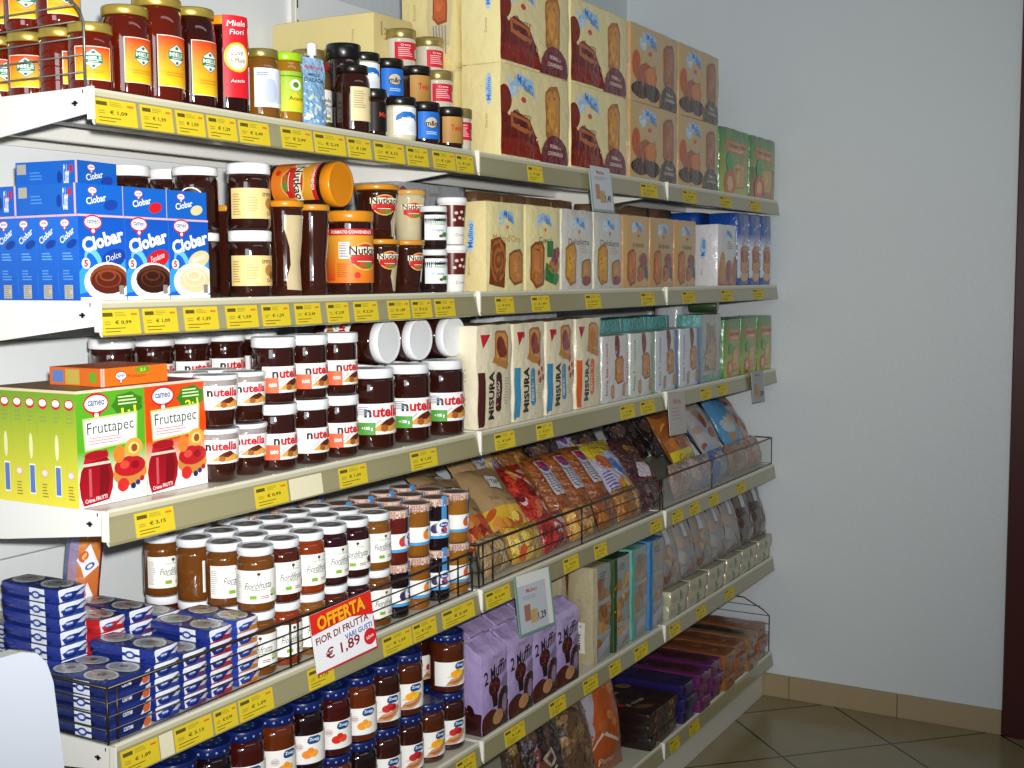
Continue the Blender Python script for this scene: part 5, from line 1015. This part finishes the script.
# right bay pastry bags
a = blobs(Art(15, 21, '#9a5c24'), 14, 1, 14, 5, 20, ['#b8702c', '#8a4818', '#c88a44', '#6a3a18'], 2, 3.8, 70); a.rect(0, 1.0, 15, 4.4, '#c8b428'); a.text('Cornetti', 7.5, 3.2, 10, 2.2, '#8a7a1c', 0, 1); bag('corn', 'pastry_bag', .15, .06, .21, '#8a5424', a, 'film', 70, .004, 'pastry bag')
a = blobs(Art(14, 22, '#a8a4a8'), 16, 1, 13, 2, 20, ['#b0764c', '#a08878', '#b8b4b4', '#94503c', '#8aa0c0'], 1.4, 3.2, 71); a.rect(9, 6, 4, 12, '#9aa0a8'); bag('pale_pastry', 'pastry_bag', .14, .06, .22, '#a8a6a8', a, 'film', 71, .004, 'pastry bag')
a = Art(14, 22, '#5c94b8', '#4a84b4'); a.text('Mini', 7, 19, 6, 2.4, '#1c2c5c', 0, 1); blobs(a, 8, 2, 12, 3, 12, ['#c89a54', '#b87c34', '#a8b4b8'], 1.6, 2.8, 72); bag('blue_pastry', 'pastry_bag', .14, .06, .22, '#5a8cac', a, 'film', 72, .004, 'pastry bag')
a = Art(14, 22, '#3c5490'); a.ell(7, 14, 4.6, 4.4, '#b8c4d8'); a.ell(7, 14, 2.8, 2.6, '#a82c30'); a.text('Bauli', 7, 8, 8, 2.2, '#d8dce8', 0, 1); bag('blue_white', 'pastry_bag', .14, .06, .22, '#3c5088', a, 'film', 73, .004, 'pastry bag')
a = blobs(Art(15, 21, '#7a4418'), 24, 1, 14, 1, 20, ['#94581c', '#5c3414', '#b0702c', '#46301c', '#a8641c'], 1.4, 3, 74); bag('brown_pastry', 'pastry_bag', .15, .06, .21, '#6a3c18', a, 'foil', 74, .005, 'pastry bag')
a = blobs(Art(15, 21, '#a89088'), 24, 1, 14, 1, 20, ['#a87858', '#94605c', '#b8aca8', '#8a6048', '#9a3c44'], 1.2, 2.6, 75); bag('rosy_pastry', 'pastry_bag', .15, .06, .21, '#9a847c', a, 'film', 75, .005, 'pastry bag')
PB = 'pastry bags at the corner end'
for i, (b_, c_) in enumerate((('#9a7c6c', ['#a87858','#94605c','#b8aca8','#8a6048']), ('#8a7480', ['#a89088','#6a7cb0','#8a5a4c','#b0a4a8']), ('#3c5490', ['#4a68b0','#a8a4b0','#8a5c4c','#3c5088']), ('#8a6848', ['#a8743c','#946c50','#b8a090','#7a4a30']), ('#94705c', ['#a8684c','#8a5040','#b8988c','#7a4a30']))):
    bag(f'short{i}', 'pastry_bag', .15, .055, .10, b_, blobs(Art(15, 10, b_), 14, 1, 14, 1, 9, c_, 1.2, 2.6, 76+i), 'foil', 76+i, .005, 'pastry bag')
for i, (k, p) in enumerate((('short0', 683), ('short1', 703), ('short2', 720), ('short3', 739), ('short4', 757))): lean(k, p, .036, .004, 14, [4,-4,3,-3,0][i], f'short pastry bag standing behind the clear divider, {nth(i,5)} of five', PB)
for i, (k, p, d) in enumerate((('corn', 688, 'brown pastry bag with yellow band'), ('pale_pastry', 716, 'pale translucent pastry bag'), ('blue_pastry', 738, 'light blue pastry bag'), ('rosy_pastry', 753, 'rosy translucent pastry bag'))): lean(k, p, .075, .068, 34, -6, d+' in the front row of the right bay', PB)
for i, (k, p, d) in enumerate((('blue_white', 702, 'dark blue and white pastry bag'), ('brown_pastry', 728, 'shiny brown pastry bag, left one'), ('brown_pastry', 749, 'shiny brown pastry bag, right one'))): lean(k, p, .15, .115, 34, -6, d+' in the rear row, right bay', PB)

# ================================================================ fifth shelf
z5 = ZS[4]
zk = ['zue_d', 'zue_c', 'zue_e']; zc = ['zue_a', 'zue_b']
n = 12
for r_, y in enumerate((.048, .129, .210)):
    for i in range(n):
        X = .952-i*.0785
        for t in range(2):
            if r_ == 0 and t == 1 and i in (1,): continue
            if r_ == 2 and i > 8: continue
            if i < 4: k = zc[(i+r_+t+(1 if t == 0 and i == 3 else 0)) % 2]
            else: k = zk[(i+t+r_) % 3]
            inst(k, (X, y, z5+S+t*.1245), R(-22+rnd.uniform(-8, 8) if r_ == 0 else rnd.uniform(-60, 20)), f'jam jar with dotted dark blue lid, {["front","second","third"][r_]} row, {ORD[i]} from the right, {["lower","upper"][t]} tier', 'jam jars with dotted blue lids')
def muf():
    a = Art(11.4, 19, '#a08cc0', '#b4a0cc'); a.text('2 Muffin', 5.8, 13.2, 10.2, 3.2, '#1c1222', 10, 1, .1); a.text('Bauli', 6.4, 16.4, 4, 1.0, '#8a7a9c')
    a.ell(5.0, 9.8, 2.5, 2.2, '#3c1410'); a.poly([(3.4,9.4),(6.6,9.4),(6.0,5.4),(4.2,5.4)], '#2a0e0c'); blobs(a, 12, 3.2, 6.8, 8.6, 11, ['#8a3a30', '#5c201c', '#a85a44'], .25, .5, 81)
    a.ell(9.6, 10.2, 2.2, 1.1, '#7c6c90', None, 20); a.rect(0, 0, 12.2, 3.4, '#2c0f10', '#4a1814'); a.ell(9.2, 4.8, 3.2, 4.2, '#30120f'); a.ell(9.4, 5.0, 1.3, 2.0, '#9c84b0'); a.ell(3.2, 2.6, 3.6, 2.6, '#4a1a14'); a.ell(6.4, 2.8, 2.2, 1.8, '#c08a5c'); blobs(a, 10, 7, 11.4, 1.8, 8, ['#6a2c20', '#8a4a30'], .2, .5, 82)
    s = Art(9, 19, '#9a86ba', '#ab98c6'); s.rect(0, 0, 9, 5, '#3c1818'); blobs(s, 6, 2, 7, 2, 6, ['#5c241c', '#2c1010'], 1, 2, 83)
    return a, s
a, s = muf()
kind('muffin', 'muffin_bag', 'muffin bag', [('p', carton(.114, .09, .20, '#a694c4', a, s, Art(12.2, 9, '#b8a8d0'), 'film', gusset(.114, .09, .20, 84, .0028), .008).mesh('bag'), None, None)])
for i in range(4):
    inst('muffin', (1.078+i*.1165, .052, z5+S), R(1-i), f'lilac muffin bag in the front row, {nth(i,4)} one', 'lilac muffin bags')
    inst('muffin', (1.078+i*.1165, .155, z5+S), R(2), f'lilac muffin bag in the second row, {nth(i,4)} one', 'lilac muffin bags')
def bread(key, edge, cols_, seed, side='#a89c7c', lab=True):
    a = Art(11.2, 25, '#8c9088'); blobs(a, 15, 1.4, 9, 2, 21, cols_, 1.6, 3.0, seed); a.rect(0, 0, 1.3, 25, edge)
    for k in range(2): a.rect(1.3, 6.5+k*8.5, 9.9, 1.2, '#9a9c96')
    if lab: a.poly([(2,1),(9,3.4),(9,6.4),(2,4.0)], '#a8a6b4')
    a.lines(3, 21.5, 5, 2, 3, '#5a5a50', seed)
    s = Art(7, 25, side); s.text('Amor di', 3.4, 14, 6, 1.6, '#7a6c54', 90); s.rect(1.2, 3, 4.2, 8, '#d8d4cc'); s.text('Amore', 3.3, 7, 6.4, 1.8, '#3a342c', 90, 1)
    kind(key, 'sliced_bread_bag', 'bread bag', [('p', carton(.112, .075, .25, side, a, s, None, 'film', brick(.112, .075, .25, .003, 22, seed, .003), .014).mesh('bag'), None, None)])
bread('br_a', '#b0a488', ['#a8702c', '#c08a3c', '#8a5420', '#9a6a34'], 91); bread('br_b', '#24481c', ['#b87c2c', '#c8943c', '#9a6428'], 92, '#2c4a20'); bread('br_c', '#5c9c90', ['#a8763c', '#8c8478', '#946c48', '#a09890'], 93, '#6aa89c'); bread('br_d', '#2c74b0', ['#a08868', '#98908a', '#a87c50', '#8a8480'], 94, '#4a84b8')
for i, k in enumerate(('br_a', 'br_b', 'br_c', 'br_d')): inst(k, (1.632+i*.118, .048, z5+S), R(1), f'upright bread bag with {["cream","dark green","teal","blue"][i]} edge beside the muffin bags', 'upright bread bags')
inst('br_a', (1.53, .155-.0, z5+S) if False else (1.65, .15, z5+S), R(2), 'cream-sided bread bag in the second row behind the upright bread bags', 'upright bread bags')
a = Art(15.5, 4.0, '#b4aa8c'); a.rect(6, 0, 1.2, 3.4, '#3c7a30'); a.rect(7.2, .4, 2.2, 2.0, '#8a8a58'); a.lines(1, .8, 4, 1.8, 3, '#94886a'); a.rect(13, 0, .8, 3.4, '#a84034')
plain('flat_bread', 'flat_bread_pack', .155, .20, .0405, '#b0a688', 'film', 95, a, Art(20, 4.0, '#a8a888'), 'bread pack', Art(15.5, 20, '#9a9480'), .002, .018)
for i in range(6):
    for t in range(2): inst('flat_bread', (2.132+i*.1565, .104-.006*t, z5+S+t*.0415), R([1,-1,0,1,-1,.5][i]), f'flat bread pack with paper base, {["lower","upper"][t]} layer, {nth(i,6)} one', 'flat bread packs at the corner end')
def clearb(key, cols_, base, seed):
    a = blobs(Art(15, 22, base), 26, 1, 14, 1, 21, cols_, 1.2, 2.8, seed); a.rect(5, 12, 2.6, 6, '#b8bcc0'); bag(key, 'pastry_bag', .15, .06, .22, base, a, 'film', seed, .004, 'pastry bag')
clearb('cl_a', ['#a07850', '#8c8480', '#b49878', '#7a5840', '#9a9490'], '#8a847c', 96); clearb('cl_b', ['#8a8488', '#9c9894', '#8c7464', '#a09080', '#5a4a44'], '#8c8a8a', 97); clearb('cl_c', ['#4a3830', '#6a5a50', '#8a7c74', '#3a2c28', '#9a8a80'], '#6a625c', 98)
for i, k in enumerate(('cl_a', 'cl_b', 'cl_a', 'cl_b', 'cl_b', 'cl_c', 'cl_c')):
    inst(k, (2.125+i*.132, .026, z5+.0835+.003), (R(-17), 0, R(-4)), f'clear pastry bag leaning on the flat bread packs, {nth(i,7)} one', 'clear pastry bags above flat bread')

# ================================================================ bottom shelf
z6 = ZS[5]
a = blobs(Art(17, 26, '#241412'), 14, 1, 16, 12, 25, ['#3c241c', '#5a3a28', '#6a3428', '#3a2c3c'], 1.2, 2.6, 101); a.text('Duo', 9, 11, 11, 4.2, '#a89c8c', -60, 1); blobs(a, 4, 2, 15, 1, 4, ['#5a3c24', '#74502c'], 1, 2, 102); bag('duo', 'biscuit_bag', .17, .07, .26, '#1e1210', a, 'foil', 101, .006, 'biscuit bag')
a = Art(17, 27, '#9c4a1c', '#b0501c'); a.poly([(0,6),(2,10),(4,27),(0,27)], '#9a949c'); a.poly([(0,6),(5,11),(12,7),(13,14),(12,8),(5,12.4)], '#c8b8a8'); blobs(a, 8, 4, 15, 12, 25, ['#a85a24', '#8a3c18', '#c07434'], 1.4, 3, 103); a.text('Pane', 6, 4, 7, 2, '#c8a888', 0, 1); bag('orange_bag', 'biscuit_bag', .17, .07, .27, '#9a4818', a, 'film', 103, .005, 'biscuit bag')
a = blobs(Art(16, 25, '#5a4028'), 24, 1, 15, 1, 24, ['#6a4c2c', '#8a6838', '#3c2a1c', '#7a5a34'], 1.2, 2.6, 104); bag('nut_bag', 'biscuit_bag', .16, .07, .25, '#4a3420', a, 'foil', 104, .007, 'biscuit bag')
a = blobs(Art(16, 25, '#141c34'), 16, 1, 15, 1, 24, ['#1c2c54', '#2c4470', '#0e1424', '#4a5a74'], 1, 2.4, 105); bag('navy_bag', 'biscuit_bag', .16, .06, .25, '#121a30', a, 'foil', 105, .007, 'biscuit bag')
G6 = 'biscuit bags leaning on the bottom shelf'
for i, (k, p, d) in enumerate((('duo', 553, 'dark brown biscuit bag lettered across the front'), ('nut_bag', 581, 'brown nut biscuit bag beside the orange one'), ('orange_bag', 606, 'orange biscuit bag with pale curved stripe'))): lean(k, p, .045, .010, 14 if i < 2 else 10, -6, d, G6, z6)
for i, (k, p, d) in enumerate((('nut_bag', 530, 'brown nut biscuit bag, leftmost on the bottom shelf'), ('navy_bag', 556, 'navy blue biscuit bag behind the dark lettered one'), ('duo', 592, 'dark brown biscuit bag in the rear row'))): lean(k, p, .14, .012, 14, 6, d, G6, z6)
a = blobs(Art(22, 3.4, '#2c1814'), 6, 1, 21, .4, 3, ['#5c3424', '#8a6a44', '#7a2420'], .6, 1.3, 106)
t_ = Art(22, 26, '#281612'); blobs(t_, 12, 2, 20, 2, 24, ['#3c2018', '#6a4a2c', '#1c100e', '#8a6c3c'], 1.4, 3, 107); t_.text('Dolcezze', 9, 17, 10, 2.2, '#b8a8a0', -8, 1); t_.text('al cacao', 8, 8, 9, 2, '#a89890', -8, 1); t_.ell(3, 20, 1.2, 1.0, '#a82420'); t_.ell(3, 10, 1.2, 1.0, '#a82420')
plain('dark_cake', 'cake_pack', .22, .26, .034, '#241410', 'film', 108, a, Art(26, 3.4, '#201210'), 'cake pack', t_, .003, .018)
def cakes(key, base, cols_, stripe, seed):
    a = blobs(Art(10.5, 3.6, base), 4, 1, 9, .5, 3, cols_, .6, 1.2, seed); t_ = Art(10.5, 30, base); t_.rect(2.4, 2.4, 5.8, 25, cols_[0]); blobs(t_, 14, 3, 7.6, 3, 26, cols_, 1, 2.2, seed+1); t_.rect(0, 27, 10.5, 3, stripe)
    plain(key, 'cake_pack', .105, .30, .038, base, 'film', seed, a, Art(30, 3.6, base), 'cake pack', t_, .003, .018)
cakes('cake_p', '#6a2460', ['#3c1418', '#5a241c', '#6a2c5c', '#4a1c2c'], '#8a3c84', 111); cakes('cake_n', '#241c50', ['#2c2460', '#3c1c3c', '#1c1438'], '#2c2464', 113); cakes('cake_o', '#94582c', ['#8a4420', '#5a2818', '#b07840', '#7a3c1c'], '#b09c6c', 115); cakes('cake_b', '#946c40', ['#3c1c14', '#2c1410', '#4a2418'], '#c8ae78', 117)
for t in range(3): inst('dark_cake', (2.03, .135+.004*(t % 2), z6+S+t*.0355), R(2-t), f'dark chocolate cake pack stack next to orange bag, {["lowest","middle","topmost"][t]} one', 'dark chocolate cake packs')
for i, (k, nm) in enumerate((('cake_n', 'navy'), ('cake_p', 'purple'), ('cake_p', 'purple'), ('cake_o', 'orange'), ('cake_o', 'orange'), ('cake_b', 'brown and cream'), ('cake_o', 'orange'))):
    for t in range(3):
        inst(k if not (i == 0) else 'cake_n', (2.215+i*.1135, .152-.01*((t+i) % 2), z6+S+t*.0395), R([1.5,-1,.5,-1][t]), f'long {nm} cake pack, {nth(i,7)} pile on the bottom shelf, {["lowest","second","third","fourth"][t]} layer', 'long cake packs in piles')
m = MB()
m.tube([(2.992,.006,z6+.002),(2.992,.006,z6+.13),(2.992,.03,z6+.15),(2.992,.10,z6+.185),(2.992,.42,z6+.215),(2.992,.42,z6+.002)], .002, '#2c2622')
for h in (.035,.07,.10,.13): m.tube([(2.992,.006,z6+h),(2.992,.42,z6+h)], .0012, '#2c2622')
for h in (.16,.185): m.tube([(2.992,.04 if h < .17 else .10,z6+h),(2.992,.42,z6+h)], .0012, '#2c2622')
single('wire_fence', m, 'dark wire side fence at the corner end of the bottom shelf', 'wire fence')

# ================================================================ signs hung on the rails
def hang(name, W, H, art, loc, rot, label, frame=None, thick=.0012, curl=0):
    mb = MB(); mb.box(-W/2, W/2, 0, thick, -H, 0, '#d9d9d2', 'paper', .0002)
    stamp(mb, art, lambda u, v, l: (u-W/2, -l, v-H), 0, 0, 'paper'); me = mb.mesh(name)
    if not frame: o = bpy.data.objects.new(name, me); col.objects.link(o)
    else:
        o = bpy.data.objects.new(name, None); col.objects.link(o); c = bpy.data.objects.new('printed_card', me); col.objects.link(c); c.parent = o
        f = MB(); e = .006
        for x0, x1, z0, z1 in ((-W/2-e, W/2+e, -H-e, -H), (-W/2-e, -W/2, -H, 0), (W/2, W/2+e, -H, 0)): f.box(x0, x1, -.001, thick+.001, z0, z1, frame, 'plastic', .0003)
        c = bpy.data.objects.new('sign_holder', f.mesh('sign_holder')); col.objects.link(c); c.parent = o
    o.location = loc; o.rotation_euler = rot
    return tag(o, label, 'sign')
a = Art(14.6, 10.6, '#e6e6e8'); a.rect(0, 4.2, 15, 6.4, '#d0281c'); a.poly([(0,0),(15,0),(15,6.2),(9,7.5),(0,7.0)], '#e6e6ea'); a.text('OFFERTA', 7.4, 8.7, 11.4, 2.5, '#7a1410', 2, 3); a.text('OFFERTA', 7.2, 8.8, 11.4, 2.5, '#f2a81c', 2, 2)
a.text('FIOR DI FRUTTA', 7.0, 6.0, 12.6, 1.3, '#7a1428', 3, 1); a.text('VARI GUSTI', 10.6, 4.5, 6.6, 1.0, '#2440a8', 3, 1); a.text('€ 1,89', 6.6, 2.8, 8.2, 2.3, '#8a1428', 2, 1); a.ell(13.1, 2.6, 1.5, 1.5, '#c8202a'); a.text('Idea', 13.1, 2.6, 1.8, .7, '#f0c8c8', 12, 1); a.rect(0, 0, 15, .3, '#c8203a'); a.rect(14.35, 0, .25, 6, '#c8203a')
hang('offer_sign', .146, .106, a, (.494, -.030, z+.096), (R(-3), R(-6), R(-9)), 'red and white offer card lettered in yellow, hanging in front of the fruit jars')
def small_sign(seed, price, c='#c8ccd0', pk='#b08a6a'):
    a = Art(12, 10.4, c); a.text('Mulino', 6, 9.0, 4.6, .9, '#b04a4a', 0, 1); a.lines(2, 7.0, 8, 1.0, 2, '#9a9ca0', seed); a.rect(2.2, 2.4, 2.6, 3.6, pk); a.rect(4.6, 1.6, 3.0, 3.0, '#b89c6a'); a.text(price, 9.4, 2.6, 3.4, 2.0, '#1c1c20', 0, 1)
    return a
hang('price_sign', .12, .088, small_sign(1, '1,49'), (1.565, -.014, ZS[0]-.006), (R(-6), 0, R(2)), 'small framed price sign hanging from the top shelf rail', '#8aa09a')
hang('price_sign', .125, .118, Art(12.5, 11.8, '#b9b3ad').text('Offerta', 6.2, 9.4, 6, 1.4, '#a8646a', 0, 1).lines(2.4, 4, 7, 4, 4, '#b09ca0'), (2.06, -.014, ZS[2]-.006), (R(-5), R(2), 0), 'blank-looking pale pink price card hanging under the third shelf rail')
hang('price_sign', .125, .10, small_sign(3, '0,99', '#a9aaa8'), (2.77, -.014, ZS[2]+.004), (R(-5), R(2), 0), 'grey price card hanging from the third shelf rail near the corner')
hang('price_sign', .14, .128, small_sign(4, '1,29', '#b8bcc4', '#9a6a5a'), (1.213, -.014, ZS[3]-.004), (R(-8), R(2), R(-3)), 'framed price sign reading 1,29 hanging over the lilac muffin bags', '#6f9284')

# white laminate panel in the foreground
m = MB(); P = [(-1.0,0),(-.30,0),(-.333,.99),(-.343,1.09),(-.350,1.112),(-.362,1.126),(-.38,1.132),(-1.0,1.150)]
i0 = [m.add((x, -.312, q)) for x, q in P]; i1 = [m.add((x, -.294, q)) for x, q in P]
m.face(i0, '#aeb4bf', 'enamel'); m.face(i1[::-1], '#aeb4bf', 'enamel')
for k in range(len(P)): m.face([i0[k], i1[k], i1[(k+1) % len(P)], i0[(k+1) % len(P)]], '#b9a48c' if 0 < k < 6 else '#aeb4bf', 'enamel')
single('white_panel', m, 'white laminate panel with rounded corner standing in front of the rack end', 'panel')
# ================================================================ light and camera
def light(name, kind_, energy, loc, target, size=None, color=(1,1,1)):
    l = bpy.data.lights.new(name, kind_); l.energy = energy; l.color = color
    o = bpy.data.objects.new(name, l); col.objects.link(o); o.location = loc
    o.rotation_euler = (Vector(target)-Vector(loc)).to_track_quat('-Z', 'Y').to_euler()
    if size: l.shape = 'RECTANGLE'; l.size, l.size_y = size
    return o
fl_ = light('camera_flash', 'SPOT', 275, CAM+_U*.06+_R*.03-_fw*.02, CAM+_fw-_R*(70/F_PX)+_U*(190/F_PX), None, (1, .985, .95))
fl_.data.shadow_soft_size = .018; fl_.data.spot_size = R(84); fl_.data.spot_blend = 1
light('ceiling_tube', 'AREA', 3.5, (.6, -1.9, 2.95), (.9, -.9, 0), (2.4, .25), (.93, .98, 1))
light('wall_fill_light', 'AREA', 38, (-3.6, -1.9, 2.0), (3.0, -.2, 1.6), (1.6, 1.6), (.84, .93, 1))  # cool fill added from the left to brighten the end wall, not an actual window
w = bpy.data.worlds.new('room_ambient'); w.use_nodes = True; w.node_tree.nodes['Background'].inputs[0].default_value = (.80, .90, 1, 1); w.node_tree.nodes['Background'].inputs[1].default_value = .11
bpy.context.scene.world = w
cd = bpy.data.cameras.new('camera'); cam = bpy.data.objects.new('camera', cd); col.objects.link(cam)
cd.sensor_fit = 'HORIZONTAL'; cd.sensor_width = 36; cd.lens = F_PX/1024*36; cd.clip_start = .02
from mathutils import Matrix
cam.matrix_world = Matrix(((_R.x, _U.x, -_fw.x, CAM.x), (_R.y, _U.y, -_fw.y, CAM.y), (_R.z, _U.z, -_fw.z, CAM.z), (0, 0, 0, 1)))
sc = bpy.context.scene; sc.camera = cam
sc.view_settings.view_transform = 'Standard'; sc.view_settings.look = 'None'; sc.view_settings.gamma = 1; sc.view_settings.exposure = 0
sc.view_settings.use_curve_mapping = False
